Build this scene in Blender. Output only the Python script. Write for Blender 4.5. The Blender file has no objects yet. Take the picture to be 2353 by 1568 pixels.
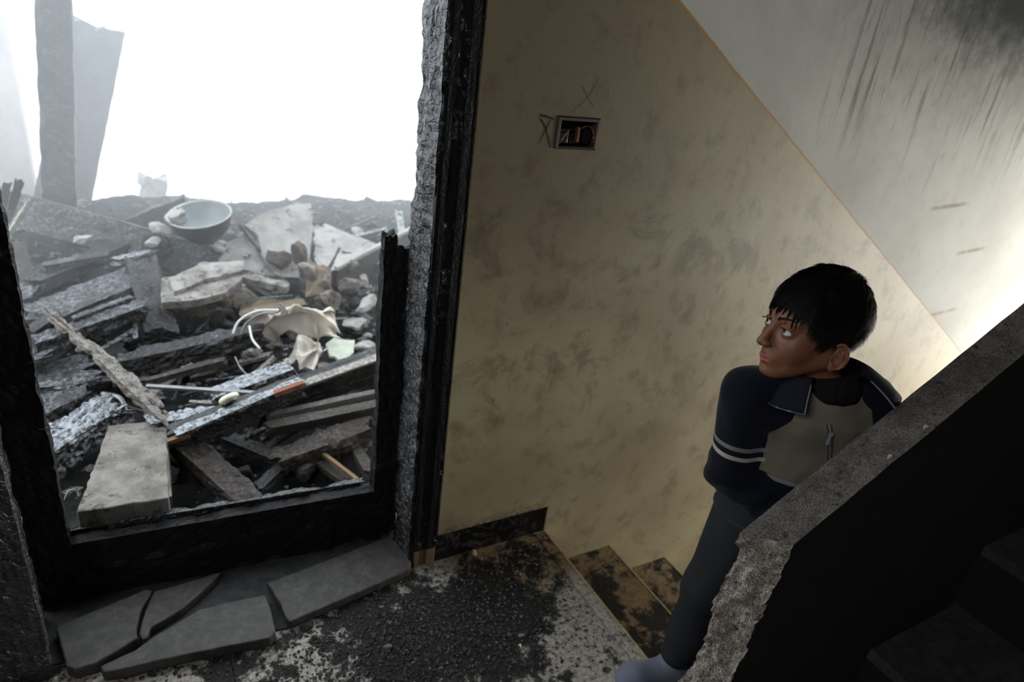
import bpy, math, random
import numpy as np
from mathutils import Matrix, Vector
random.seed(7); RNG = np.random.default_rng(7)
S = bpy.context.scene
COL = S.collection

# ------------------------------------------------------------------ camera
FPX = 1526.2
RM = np.array([[0.87209997, -0.47443273, 0.11981327],
               [-0.1050128, -0.42060897, -0.90114394],
               [0.47792672, 0.77330568, -0.41663458]])   # rows: right, down, forward
CAM = np.array([0.0, -1.45, 1.54])
cd = bpy.data.cameras.new('camera'); cam = bpy.data.objects.new('camera', cd); COL.objects.link(cam)
m = Matrix.Identity(4)
for i in range(3):
    m[i][0] = RM[0][i]; m[i][1] = -RM[1][i]; m[i][2] = -RM[2][i]; m[i][3] = CAM[i]
cam.matrix_world = m
cd.sensor_width = 36; cd.lens = FPX * 36 / 2353; cd.clip_start = 0.02
cd.dof.use_dof = True; cd.dof.focus_distance = 1.33; cd.dof.aperture_fstop = 3.2
S.camera = cam

# ------------------------------------------------------------------ light
W = bpy.data.worlds.new('sky'); S.world = W; W.use_nodes = True
bg = W.node_tree.nodes['Background']; bg.inputs[0].default_value = (0.86, 0.935, 1.0, 1); bg.inputs[1].default_value = 3.7
def area(name, loc, target, sx, sy, power, col):
    l = bpy.data.lights.new(name, 'AREA'); l.shape = 'RECTANGLE'; l.size = sx; l.size_y = sy
    l.energy = power; l.color = col
    o = bpy.data.objects.new(name, l); COL.objects.link(o); o.location = loc
    o.rotation_euler = (Vector(target) - Vector(loc)).to_track_quat('-Z', 'Y').to_euler()
    return o
# daylight through the stairwell window in the right-hand wall (window_1)
area('window_daylight', (5.22, -1.0, 0.30), (3.2, -0.75, 0.45), 1.7, 1.3, 142, (1.0, 0.975, 0.92))
# added fill lamp over the landing, behind the viewer, brightening boy and parapet
area('landing_fill_light', (-1.14, -1.5, 2.2), (0.0, -1.1, 1.6), 0.9, 0.7, 12.5, (0.9, 0.95, 1.0))
S.cycles.volume_bounces = 3
S.view_settings.view_transform = 'Standard'; S.view_settings.look = 'None'
S.view_settings.exposure = 0.0; S.view_settings.gamma = 1.0; S.view_settings.use_curve_mapping = False

# ------------------------------------------------------------------ geometry helpers
def ray(px, py):
    return RM.T @ np.array([(px - 1176.5) / FPX, (py - 784.0) / FPX, 1.0])
def onz(px, py, z):
    d = ray(px, py); return CAM + d * ((z - CAM[2]) / d[2])
def ony(px, py, y):
    d = ray(px, py); return CAM + d * ((y - CAM[1]) / d[1])
def mound_z(y): return 0.02 + 0.2 * (y - 0.35)
def on(px, py, lift=0.0):                       # a point of the debris slope plus a lift
    d = ray(px, py)
    t = (0.02 + 0.2 * (CAM[1] - 0.35) + lift - CAM[2]) / (d[2] - 0.2 * d[1])
    return CAM + d * t

def _h(i, j, k, s):
    n = (i * 73856093) ^ (j * 19349663) ^ (k * 83492791) ^ (s * 2654435761)
    n = n & 0xffffffff
    n = ((n ^ (n >> 15)) * 2246822519) & 0xffffffff
    n = ((n ^ (n >> 13)) * 3266489917) & 0xffffffff
    return ((n ^ (n >> 16)) & 0xffffff) / float(0xffffff)
def vnoise(P, s=0):
    P = np.asarray(P, float); I = np.floor(P).astype(np.int64); F = P - I; F = F * F * (3 - 2 * F)
    out = 0
    for a in (0, 1):
        for b in (0, 1):
            for c in (0, 1):
                w = (F[..., 0] if a else 1 - F[..., 0]) * (F[..., 1] if b else 1 - F[..., 1]) * (F[..., 2] if c else 1 - F[..., 2])
                out = out + w * _h(I[..., 0] + a, I[..., 1] + b, I[..., 2] + c, s)
    return out * 2 - 1
def fbm(P, o=4, s=0):
    P = np.asarray(P, float); r = 0; a = 1.0
    for k in range(o):
        r = r + a * vnoise(P * 2 ** k + 17.3 * k, s + k); a *= .5
    return r
def cell(P, s=0):                                # F2-F1 distance, small in the cracks
    P = np.asarray(P, float); I = np.floor(P).astype(np.int64)
    d1 = np.full(P.shape[:-1], 9.); d2 = np.full(P.shape[:-1], 9.)
    for a in (-1, 0, 1):
        for b in (-1, 0, 1):
            for c in (-1, 0, 1):
                J = I + np.array([a, b, c])
                Q = np.stack([J[..., 0] + .1 + .8 * _h(J[..., 0], J[..., 1], J[..., 2], s),
                              J[..., 1] + .1 + .8 * _h(J[..., 0], J[..., 1], J[..., 2], s + 1),
                              J[..., 2] + .1 + .8 * _h(J[..., 0], J[..., 1], J[..., 2], s + 2)], -1)
                d = np.sqrt(((Q - P) ** 2).sum(-1))
                d2 = np.minimum(d2, np.maximum(d, d1)); d1 = np.minimum(d1, d)
    return d2 - d1

def mesh(name, V, F, mat=None, smooth=False, parent=None, mats=None, mi=None):
    me = bpy.data.meshes.new(name)
    V = np.asarray(V, float)
    if isinstance(F, np.ndarray):
        nf, k = F.shape
        me.vertices.add(len(V)); me.vertices.foreach_set('co', V.astype(np.float32).ravel())
        me.loops.add(nf * k); me.loops.foreach_set('vertex_index', F.astype(np.int32).ravel())
        me.polygons.add(nf); me.polygons.foreach_set('loop_start', np.arange(0, nf * k, k, dtype=np.int32))
        me.polygons.foreach_set('loop_total', np.full(nf, k, np.int32)); me.update(calc_edges=True)
    else:
        me.from_pydata([tuple(v) for v in V], [], F)
    if mats:
        for q in mats: me.materials.append(q)
        me.polygons.foreach_set('material_index', np.asarray(mi, np.int32))
    elif mat: me.materials.append(mat)
    me.polygons.foreach_set('use_smooth', [smooth] * len(me.polygons))
    me.validate(); me.update()
    o = bpy.data.objects.new(name, me); COL.objects.link(o)
    if parent: o.parent = parent
    return o
def tag(o, label=None, cat=None, group=None, kind=None):
    if label: o['label'] = label
    if cat: o['category'] = cat
    if group: o['group'] = group
    if kind: o['kind'] = kind
    return o
def empty(name, loc=(0, 0, 0)):
    o = bpy.data.objects.new(name, None); o.empty_display_size = .05; o.location = loc; COL.objects.link(o); return o
def keep(o, parent):                              # parent a world-space mesh to an empty placed elsewhere
    o.parent = parent; o.matrix_parent_inverse = Matrix.Translation(-Vector(parent.location)); return o
def boxVF(x0, x1, y0, y1, z0, z1):
    V = [(x, y, z) for x in (x0, x1) for y in (y0, y1) for z in (z0, z1)]
    F = [(0, 1, 3, 2), (4, 6, 7, 5), (0, 4, 5, 1), (2, 3, 7, 6), (0, 2, 6, 4), (1, 5, 7, 3)]
    return V, F
def bevel(o, w, seg=2):
    b = o.modifiers.new('b', 'BEVEL'); b.width = w; b.segments = seg; b.limit_method = 'ANGLE'; return o
def box(name, x0, x1, y0, y1, z0, z1, mat, parent=None, bev=0):
    V, F = boxVF(x0, x1, y0, y1, z0, z1); o = mesh(name, V, F, mat, parent=parent)
    if bev: bevel(o, bev)
    return o
def grid_faces(nu, nv, off=0, wrap_u=False):
    F = []
    for i in range(nu if wrap_u else nu - 1):
        for j in range(nv - 1):
            a = i * nv + j; b = ((i + 1) % nu) * nv + j
            F.append((a + off, b + off, b + 1 + off, a + 1 + off))
    return F
def prism(name, pts, z0, z1, mat, parent=None, bev=.003, rough=0):      # polygon (world x,y) extruded
    P = []
    for a, b in zip(pts, pts[1:] + pts[:1]):
        a = np.array(a[:2]); b = np.array(b[:2]); n = max(1, int(np.linalg.norm(b - a) / .02)) if rough else 1
        for k in range(n):
            q = a + (b - a) * k / n
            if rough: q = q + rough * np.array([vnoise([q[0] * 60, q[1] * 60, 1.]), vnoise([q[0] * 60, q[1] * 60, 5.])])
            P.append(q)
    n = len(P)
    V = [(p[0], p[1], z1(p) if callable(z1) else z1) for p in P] + [(p[0], p[1], z0(p) if callable(z0) else z0) for p in P]
    F = [tuple(range(n)), tuple(range(2 * n - 1, n - 1, -1))] + [(i, n + i, n + (i + 1) % n, (i + 1) % n) for i in range(n)]
    ar = sum(P[i][0] * P[(i + 1) % n][1] - P[(i + 1) % n][0] * P[i][1] for i in range(n))
    if ar < 0: F = [f[::-1] for f in F]
    o = mesh(name, V, F, mat, parent=parent)
    if bev: bevel(o, bev)
    return o
def tube(name, pts, r, mat, parent=None, n=8, smooth=True):
    pts = [np.array(p, float) for p in pts]; V = []; N = len(pts)
    up = np.array([.13, .21, .97])
    for i, p in enumerate(pts):
        t = pts[min(i + 1, N - 1)] - pts[max(i - 1, 0)]; t /= np.linalg.norm(t) + 1e-9
        a = np.cross(t, up); a /= np.linalg.norm(a) + 1e-9; b = np.cross(t, a)
        rr = r[i] if hasattr(r, '__len__') else r
        for k in range(n):
            q = 2 * math.pi * k / n; V.append(p + rr * (a * math.cos(q) + b * math.sin(q)))
    F = []
    for i in range(N - 1):
        for k in range(n):
            F.append((i * n + k, i * n + (k + 1) % n, (i + 1) * n + (k + 1) % n, (i + 1) * n + k))
    F.append(tuple(range(n - 1, -1, -1))); F.append(tuple((N - 1) * n + k for k in range(n)))
    return mesh(name, V, F, mat, smooth, parent)
def spline(P, n):                                   # Catmull-Rom through the points
    P = [np.array(p, float) for p in P]; Q = [2 * P[0] - P[1]] + P + [2 * P[-1] - P[-2]]; out = []
    for i in range(n):
        t = i / (n - 1) * (len(P) - 1); k = min(int(t), len(P) - 2); f = t - k
        a, b, c, d = Q[k:k + 4]
        out.append(.5 * (2 * b + (c - a) * f + (2 * a - 5 * b + 4 * c - d) * f * f + (-a + 3 * b - 3 * c + d) * f ** 3))
    return out

# ------------------------------------------------------------------ materials
def lin(c):
    c = [x / 255 for x in c]; return tuple((x / 12.92 if x <= .04045 else ((x + .055) / 1.055) ** 2.4) for x in c) + (1,)
class NT:
    def __init__(s, name):
        s.m = bpy.data.materials.new(name); s.m.use_nodes = True; s.t = s.m.node_tree; s.b = s.t.nodes['Principled BSDF']
        s.co = None
    def n(s, typ, **kw):
        q = s.t.nodes.new(typ)
        for k, v in kw.items(): setattr(q, k, v)
        return q
    def l(s, a, b): s.t.links.new(a, b); return b
    def inp(s, sock, v):
        if hasattr(v, 'is_linked') or isinstance(v, bpy.types.NodeSocket): s.l(v, sock)
        else: sock.default_value = v
    def coord(s, scale=(1, 1, 1), kind='Object', rot=(0, 0, 0)):
        c = s.n('ShaderNodeTexCoord'); mp = s.n('ShaderNodeMapping'); s.l(c.outputs[kind], mp.inputs[0])
        mp.inputs['Scale'].default_value = scale; mp.inputs['Rotation'].default_value = rot; return mp.outputs[0]
    def world(s, scale=(1, 1, 1), loc=(0, 0, 0)):
        c = s.n('ShaderNodeNewGeometry'); mp = s.n('ShaderNodeMapping'); s.l(c.outputs['Position'], mp.inputs[0])
        mp.inputs['Scale'].default_value = scale; mp.inputs['Location'].default_value = loc; return mp.outputs[0]
    def noise(s, v, scale, det=4, rough=.6, dist=0):
        q = s.n('ShaderNodeTexNoise'); s.l(v, q.inputs['Vector']); q.inputs['Scale'].default_value = scale
        q.inputs['Detail'].default_value = det; q.inputs['Roughness'].default_value = rough; q.inputs['Distortion'].default_value = dist
        return q.outputs[0]
    def voro(s, v, scale, feat='DISTANCE_TO_EDGE'):
        q = s.n('ShaderNodeTexVoronoi', feature=feat); s.l(v, q.inputs['Vector']); q.inputs['Scale'].default_value = scale
        return q.outputs[0]
    def ramp(s, f, stops):
        q = s.n('ShaderNodeValToRGB'); s.l(f, q.inputs[0]); e = q.color_ramp.elements
        while len(e) < len(stops): e.new(.5)
        for a, (p, c) in zip(e, stops):
            a.position = p; a.color = c if hasattr(c, '__len__') else (c, c, c, 1)
        return q.outputs[0]
    def mix(s, f, a, b, mode='MIX'):
        q = s.n('ShaderNodeMix', data_type='RGBA', blend_type=mode)
        s.inp(q.inputs[0], f); s.inp(q.inputs[6], a); s.inp(q.inputs[7], b); return q.outputs[2]
    def math(s, op, a, b=None, c=None, clamp=False):
        q = s.n('ShaderNodeMath', operation=op); q.use_clamp = clamp
        s.inp(q.inputs[0], a)
        if b is not None: s.inp(q.inputs[1], b)
        if c is not None: s.inp(q.inputs[2], c)
        return q.outputs[0]
    def sep(s, v):
        q = s.n('ShaderNodeSeparateXYZ'); s.l(v, q.inputs[0]); return q.outputs
    def step(s, f, lo, hi):                        # smooth map lo..hi -> 0..1
        q = s.n('ShaderNodeMapRange'); q.interpolation_type = 'SMOOTHSTEP'; s.l(f, q.inputs[0])
        q.inputs[1].default_value = lo; q.inputs[2].default_value = hi; return q.outputs[0]
    def attr(s, name):
        q = s.n('ShaderNodeAttribute', attribute_name=name); return q.outputs['Fac']
    def bump(s, h, strength, dist=.01, nrm=None):
        q = s.n('ShaderNodeBump'); s.l(h, q.inputs['Height']); q.inputs['Strength'].default_value = strength; q.inputs['Distance'].default_value = dist
        if nrm: s.l(nrm, q.inputs['Normal'])
        return q.outputs[0]
    def fin(s, col, rough=.8, nrm=None, metal=0, spec=.5, sss=0):
        s.inp(s.b.inputs['Base Color'], col); s.inp(s.b.inputs['Roughness'], rough); s.b.inputs['Metallic'].default_value = metal
        s.b.inputs['Specular IOR Level'].default_value = spec
        if nrm: s.l(nrm, s.b.inputs['Normal'])
        return s.m

def up_fac(N, lo, hi):
    g = N.n('ShaderNodeNewGeometry'); return N.step(N.sep(g.outputs['Normal'])[2], lo, hi)
def char_mat(name, base=(.012, .012, .013, 1), ash=(.32, .34, .36, 1), amount=.20, rough=.42, sc=1.0, spec=.6, bump=.7):
    """charred timber; ash lies on the faces that look up"""
    N = NT(name); v = N.world((1, 1, 1)); a = N.noise(v, 62 * sc, 6, .78); b = N.noise(v, 9 * sc, 4, .6)
    f = N.math('MULTIPLY', N.step(a, .60 - amount * .26, .68 - amount * .18), N.step(b, .62 - amount * .6, .72 - amount * .3))
    f = N.math('MULTIPLY', f, N.math('MULTIPLY_ADD', up_fac(N, -.1, .8), .9, .1))
    f = N.math('MULTIPLY', f, min(1, .5 + amount), clamp=True)
    c = N.mix(f, N.mix(b, base, tuple(x * 2.6 for x in base[:3]) + (1,)), ash)
    vv = N.voro(N.world((1, 1, 1)), 60 * sc)
    h = N.math('ADD', N.math('MULTIPLY', N.step(vv, 0, .12), .7), a)
    return N.fin(c, N.math('MULTIPLY_ADD', f, .4, rough), N.bump(h, bump, .004), spec=spec)
def stone_mat(name, c1, c2, rough=.9, sc=1.0, spots=0.0, bump=.5, dark=(.03, .03, .03, 1), pit=0, light=0):
    N = NT(name); v = N.world(); a = N.noise(v, 14 * sc, 8, .65); b = N.noise(v, 120 * sc, 4, .7)
    c = N.mix(N.step(a, .35, .65), c1, c2); c = N.mix(N.math('MULTIPLY', b, .35), c, (0, 0, 0, 1))
    if spots:
        c = N.mix(N.math('MULTIPLY', N.step(N.noise(v, 30 * sc, 5, .65), .62 - spots * .3, .7), .85), c, dark)
    h = N.math('ADD', a, N.math('MULTIPLY', b, .5))
    if pit:
        p = N.step(N.noise(v, 360, 4, .75), .50, .64); c = N.mix(N.math('MULTIPLY', p, pit), c, dark); h = N.math('SUBTRACT', h, N.math('MULTIPLY', p, .8))
    if light: c = N.mix(N.math('MULTIPLY', N.step(N.noise(v, 95, 5, .8), .62, .72), light), c, (.5, .48, .45, 1))
    return N.fin(c, rough, N.bump(h, bump, .006))
def plain(name, col, rough=.7, metal=0, sc=20, var=.25, bump=.15, spec=.5):
    N = NT(name); v = N.world(); a = N.noise(v, sc, 5, .6)
    c = N.mix(N.math('MULTIPLY', N.step(a, .3, .75), var), col, tuple(x * .35 for x in col[:3]) + (1,))
    return N.fin(c, rough, N.bump(a, bump, .005), metal, spec)

def wall_material():
    N = NT('painted_plaster'); P = N.world(); X, Y, Z = N.sep(P)
    wob = N.math('MULTIPLY', N.math('SUBTRACT', N.noise(P, 9, 3), .5), .012)
    slope = N.math('MULTIPLY', N.math('MAXIMUM', N.math('SUBTRACT', X, 1.253), 0), -.572)
    d = N.math('ADD', N.math('SUBTRACT', N.math('SUBTRACT', Z, 1.665), slope), wob)     # >0 above the dado line
    up = N.step(d, -.002, .004)
    line = N.math('SUBTRACT', 1, N.step(N.math('ABSOLUTE', d), .002, .006))
    n1 = N.noise(P, 2.2, 5, .55); n2 = N.noise(P, 11, 6, .65); n3 = N.noise(P, 45, 4, .7); n4 = N.noise(N.world((1, 1, .25)), 60, 3)
    low = N.mix(N.step(n1, .35, .65), lin((184, 171, 137)), lin((164, 149, 118)))
    low = N.mix(N.math('MULTIPLY', N.step(n2, .5, .68), .45), low, lin((112, 96, 70)))
    # grubby hand-height smudges
    sm = N.math('MULTIPLY', N.step(N.noise(P, 5.5, 7, .72, .6), .5, .66), N.math('SUBTRACT', 1, N.step(N.math('ABSOLUTE', N.math('SUBTRACT', Z, .85)), .15, .75)))
    low = N.mix(N.math('MULTIPLY', sm, .5), low, lin((92, 76, 56)))
    # brown stain beside the door, with shade high on the wall painted in
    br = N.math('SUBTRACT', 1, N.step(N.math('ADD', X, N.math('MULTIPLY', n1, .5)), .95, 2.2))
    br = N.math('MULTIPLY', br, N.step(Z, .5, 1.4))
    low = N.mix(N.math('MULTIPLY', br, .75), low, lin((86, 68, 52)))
    hi = N.mix(N.step(n1, .3, .7), lin((205, 203, 193)), lin((188, 185, 174)))
    hi = N.mix(N.math('MULTIPLY', N.step(n2, .5, .75), .22), hi, lin((130, 124, 108)))
    # soot runs: long vertical streaks under a black patch
    st = N.noise(N.world((1, 1, .07)), 26, 5, .62); st2 = N.noise(N.world((1, 1, .16)), 60, 4, .6)
    stk = N.math('MULTIPLY', N.math('MAXIMUM', N.step(st, .53, .66), N.math('MULTIPLY', N.step(st2, .56, .68), .6)),
                 N.step(N.math('ADD', Z, N.math('MULTIPLY', N.noise(N.world((1, 1, 0)), 7, 3), .9)), 1.62, 2.05))
    stk = N.math('MULTIPLY', stk, N.math('MULTIPLY', N.step(X, 1.75, 2.15), N.step(d, .0, .25)))
    hi = N.mix(N.math('MULTIPLY', stk, .75), hi, lin((58, 58, 50)))
    # black patch of soot around (3.0, 2.05)
    q = N.math('SQRT', N.math('ADD', N.math('POWER', N.math('MULTIPLY', N.math('SUBTRACT', X, 2.93), .55), 2.0),
                              N.math('POWER', N.math('MULTIPLY', N.math('SUBTRACT', Z, 1.99), 1.35), 2.0)))
    q = N.math('ADD', q, N.math('MULTIPLY', N.math('SUBTRACT', N.noise(P, 10, 8, .7), .5), .45))
    soot = N.math('SUBTRACT', 1, N.step(q, .24, .56)); hz = N.math('SUBTRACT', 1, N.step(q, .30, .95)); hi = N.mix(N.math('MULTIPLY', hz, .6), hi, lin((70, 72, 64)))
    hi = N.mix(soot, hi, lin((14, 14, 12)))
    # brown scuffs
    for (sx, sz, w) in ((2.86, 1.13, .16), (3.16, .93, .13), (3.12, .64, .14)):
        a = N.math('ABSOLUTE', N.math('SUBTRACT', Z, N.math('ADD', sz, N.math('MULTIPLY', N.math('SUBTRACT', X, sx), .08))))
        a = N.math('MULTIPLY', N.math('SUBTRACT', 1, N.step(a, .004, .012)), N.math('SUBTRACT', 1, N.step(N.math('ABSOLUTE', N.math('SUBTRACT', X, sx)), w * .6, w)))
        hi = N.mix(N.math('MULTIPLY', a, N.math('MULTIPLY_ADD', N.step(n2, .35, .6), .5, .2)), hi, lin((128, 108, 70)))
    c = N.mix(up, low, hi); c = N.mix(N.math('MULTIPLY', line, .85), c, lin((172, 126, 52)))
    # specks and grime near the skirting
    sp = N.step(N.voro(N.world((1, 1, .6)), 9, 'F1'), .09, .05)
    c = N.mix(N.math('MULTIPLY', N.math('SUBTRACT', 1, N.step(N.voro(P, 8, 'F1'), .02, .045)), .5), c, lin((70, 56, 40)))
    gr = N.math('SUBTRACT', 1, N.step(N.math('ABSOLUTE', N.math('SUBTRACT', Z, .112)), .0, .035))
    gr = N.math('MULTIPLY', gr, N.math('SUBTRACT', 1, N.step(X, 1.08, 1.13)))
    c = N.mix(N.math('MULTIPLY', N.math('MULTIPLY', gr, N.step(n3, .3, .7)), .8), c, lin((60, 46, 34)))
    r = N.math('MULTIPLY_ADD', up, .2, .6)
    h = N.math('ADD', n4, N.math('MULTIPLY', n3, .8))
    return N.fin(c, r, N.bump(h, .12, .003), spec=.35)

def floor_material():
    N = NT('sooty_marble_tile'); P = N.world(); X, Y, Z = N.sep(P)
    n1 = N.noise(P, 3.2, 6, .62, .5); n2 = N.noise(P, 16, 8, .7); n3 = N.noise(P, 70, 5, .7)
    tile = N.mix(N.step(n2, .35, .65), lin((140, 117, 82)), lin((112, 92, 62)))
    dust = N.mix(N.step(n3, .3, .7), lin((196, 190, 180)), lin((140, 134, 126)))
    # pale dust lies away from the stairs, brown tile shows by the wall and on the treads
    fd = N.math('MULTIPLY', N.math('MAXIMUM', N.step(N.math('ADD', Y, N.math('MULTIPLY', n1, .12)), -.08, -.24), N.step(N.math('ADD', X, N.math('MULTIPLY', n1, .3)), 1.0, .8)), N.step(Z, -.03, -.01))
    c = N.mix(N.math('MULTIPLY', fd, .9), tile, dust)
    pile = N.math('SUBTRACT', 1, N.step(N.math('SQRT', N.math('ADD', N.math('POWER', N.math('MULTIPLY', N.math('SUBTRACT', X, .62), .9), 2), N.math('POWER', N.math('MULTIPLY', N.math('ADD', Y, .27), 1.3), 2))), .05, .42))
    k = N.math('ADD', N.math('MULTIPLY', pile, .36), N.math('SUBTRACT', N.math('MULTIPLY', n1, 1.5), .22))
    k = N.math('ADD', k, N.math('MULTIPLY', N.step(X, .85, .45), .05))
    k = N.math('ADD', k, N.math('MULTIPLY', N.math('MULTIPLY', N.step(Z, -.05, -.1), N.step(Y, -.40, -.05)), .12))
    f = N.step(N.math('ADD', k, N.math('MULTIPLY', N.math('SUBTRACT', n2, .5), 1.3)), .57, .72)
    c = N.mix(N.math('MULTIPLY', f, .95), c, lin((15, 15, 15)))
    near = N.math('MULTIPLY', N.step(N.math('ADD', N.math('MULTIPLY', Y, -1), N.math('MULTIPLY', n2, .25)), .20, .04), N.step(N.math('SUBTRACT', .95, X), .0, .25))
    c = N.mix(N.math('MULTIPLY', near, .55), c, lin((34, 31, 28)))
    c = N.mix(N.math('MULTIPLY', N.step(n3, .54, .66), .5), c, lin((22, 19, 16)))
    return N.fin(c, N.math('MULTIPLY_ADD', f, .15, .75), N.bump(N.math('ADD', n2, n3), .7, .006), spec=.35)

M = {}
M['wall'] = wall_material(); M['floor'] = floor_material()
M['char'] = char_mat('charred_timber'); M['char_ash'] = char_mat('ash_covered_char', amount=.55, ash=(.20, .215, .235, 1))
M['char_white'] = char_mat('white_ash_char', amount=.75, ash=(.40, .43, .47, 1))
M['char_brown'] = char_mat('half_burnt_timber', base=(.022, .017, .014, 1), amount=.4, ash=(.15, .14, .13, 1), rough=.7)
M['char_frame'] = char_mat('alligator_char', base=(.010, .010, .011, 1), ash=(.16, .165, .175, 1), amount=.3, rough=.33, sc=.9, spec=.9)
M['char_dull'] = char_mat('dull_black_char', base=(.006, .006, .0065, 1), amount=.08, ash=(.10, .10, .11, 1), rough=.55, spec=.22, bump=.3)
M['grey_wood'] = char_mat('weathered_timber', base=(.10, .09, .08, 1), amount=.7, ash=(.42, .41, .39, 1), rough=.75)
M['dim_wood'] = char_mat('dull_painted_wood', base=(.05, .048, .044, 1), amount=.5, ash=(.16, .155, .15, 1), rough=.8)
M['lath_wood'] = char_mat('scorched_lath', base=(.045, .036, .03, 1), amount=.8, ash=(.26, .24, .225, 1), rough=.75, sc=1.4)
M['raw_wood'] = plain('raw_timber', lin((128, 102, 72)), .7, sc=40, var=.4)
M['block'] = stone_mat('grey_concrete', lin((156, 150, 142)), lin((114, 109, 103)), sc=.8, spots=.22, pit=.25, light=.35)
M['slab'] = stone_mat('pale_plastered_concrete', lin((186, 184, 182)), lin((150, 147, 145)), sc=.6, spots=.12)
M['slabdark'] = stone_mat('spotted_screed', lin((172, 168, 164)), lin((124, 120, 117)), spots=.5, sc=.8)
M['rubble'] = stone_mat('rubble', lin((152, 145, 137)), lin((96, 90, 84)), spots=.35)
M['rubble_brown'] = stone_mat('scorched_rubble', lin((104, 92, 82)), lin((60, 53, 47)), spots=.4)
M['rubble_dark'] = stone_mat('sooty_rubble', lin((52, 50, 50)), lin((24, 24, 25)), spots=.5)
M['ash'] = stone_mat('ash_bed', lin((44, 43, 44)), lin((16, 16, 17)), spots=.5, sc=1.6, bump=.9)
M['parapet'] = stone_mat('sooty_concrete_coping', lin((142, 133, 124)), lin((108, 101, 95)), sc=1.6, spots=.15, bump=.7, dark=lin((40, 35, 32)), pit=.75)
M['broken'] = stone_mat('broken_concrete', lin((232, 220, 206)), lin((176, 162, 150)), sc=2.4, spots=.3, bump=1.0, dark=lin((58, 52, 48)), pit=.6, light=.3)
M['shade_plaster'] = stone_mat('shade_black_plaster', (.011, .009, .008, 1), (.007, .006, .006, 1), sc=.5, bump=.2)  # near-black: shade on the parapet sides and risers is put into the colour
M['soot_shade_stone'] = stone_mat('soot_shade_tread', (.06, .06, .06, 1), (.03, .03, .03, 1), sc=2, bump=.5)  # shade on the upward treads is put into the colour; threshold is sooty
M['marble_black'] = None
N = NT('black_veined_marble'); v = N.world(); q = N.noise(v, 7, 6, .6, 1.8)
veins = N.math('SUBTRACT', 1, N.step(N.math('ABSOLUTE', N.math('SUBTRACT', q, .5)), .0, .035))
M['marble_black'] = N.fin(N.mix(N.math('MULTIPLY', veins, .5), (.008, .008, .008, 1), (.12, .11, .1, 1)), .3)
M['broken_tile'] = stone_mat('dusty_stone_sill', lin((84, 81, 76)), lin((60, 57, 54)), sc=1.8, spots=.55, bump=.4, rough=.6, light=.35)
M['masonry'] = stone_mat('raw_masonry', lin((120, 112, 100)), lin((90, 84, 76)))
M['sheet'] = plain('crumpled_scorched_sheet', lin((214, 206, 196)), .38, .3, sc=7, var=.6, spec=.7)
M['sheet_dark'] = plain('burnt_card', lin((150, 136, 120)), .8, sc=12, var=.75)
M['white_trim'] = plain('white_painted_trim', lin((225, 225, 222)), .5)
M['white_cap'] = plain('ivory_plastic', lin((226, 224, 200)), .35, sc=30, var=.3)
M['metal'] = plain('burnt_steel', lin((150, 150, 152)), .45, .7, sc=30, var=.6)
M['rust'] = plain('scorched_orange_timber', lin((134, 84, 64)), .8, sc=30, var=.5)
M['green'] = plain('pale_green_paint', lin((180, 186, 172)), .7, sc=25, var=.3)
M['enamel'] = plain('pale_enamel', lin((142, 150, 153)), .35, sc=6, var=.2)
M['dark_enamel'] = plain('dark_enamel', lin((60, 58, 62)), .5, sc=8, var=.5)
M['copper'] = plain('copper_wire', lin((120, 74, 50)), .5, .6)
M['bakelite'] = plain('scorched_plastic', lin((30, 22, 18)), .4)
M['box_grey'] = plain('grey_backbox', lin((74, 66, 56)), .6)
M['marker'] = plain('black_marker', (.006, .006, .006, 1), .7)
M['pencil'] = plain('faint_pencil', lin((74, 64, 48)), .8)
M['far_wall'] = stone_mat('pale_grey_plaster', lin((190, 182, 180)), lin((170, 164, 162)), sc=.5, bump=.15)
M['ground'] = stone_mat('pale_dusty_ground', (.8, .8, .8, 1), (.72, .72, .72, 1), sc=.2, bump=.2)

# ------------------------------------------------------------------ the building
def wall_with_holes(name, x0, x1, z0, z1, layers, mat):
    """layers: (y0, y1, [holes]) ; every layer is a slab with rectangular openings"""
    V = []; F = []
    for (y0, y1, holes) in layers:
        xs = sorted(set([x0, x1] + [h[i] for h in holes for i in (0, 1)])); zs = sorted(set([z0, z1] + [h[i] for h in holes for i in (2, 3)]))
        nx, nz = len(xs) - 1, len(zs) - 1
        def solid(i, j):
            if i < 0 or j < 0 or i >= nx or j >= nz: return False
            cx = (xs[i] + xs[i + 1]) / 2; cz = (zs[j] + zs[j + 1]) / 2
            return not any(h[0] < cx < h[1] and h[2] < cz < h[3] for h in holes)
        def quad(a, b, c, d):
            n = len(V); V.extend([a, b, c, d]); F.append((n, n + 1, n + 2, n + 3))
        for i in range(nx):
            for j in range(nz):
                if not solid(i, j): continue
                a, b, c, d = xs[i], xs[i + 1], zs[j], zs[j + 1]
                quad((a, y0, c), (b, y0, c), (b, y0, d), (a, y0, d)); quad((b, y1, c), (a, y1, c), (a, y1, d), (b, y1, d))
                if not solid(i - 1, j): quad((a, y1, c), (a, y0, c), (a, y0, d), (a, y1, d))
                if not solid(i + 1, j): quad((b, y0, c), (b, y1, c), (b, y1, d), (b, y0, d))
                if not solid(i, j - 1): quad((a, y1, c), (b, y1, c), (b, y0, c), (a, y0, c))
                if not solid(i, j + 1): quad((a, y0, d), (b, y0, d), (b, y1, d), (a, y1, d))
    return mesh(name, V, F, mat)
DX0, DX1, DZ = -.40, .722, 2.2                      # door opening in the plaster
sk = (DX1, 1.128, 0.0, .108); sw = (.942, 1.074, 1.292, 1.372)
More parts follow.
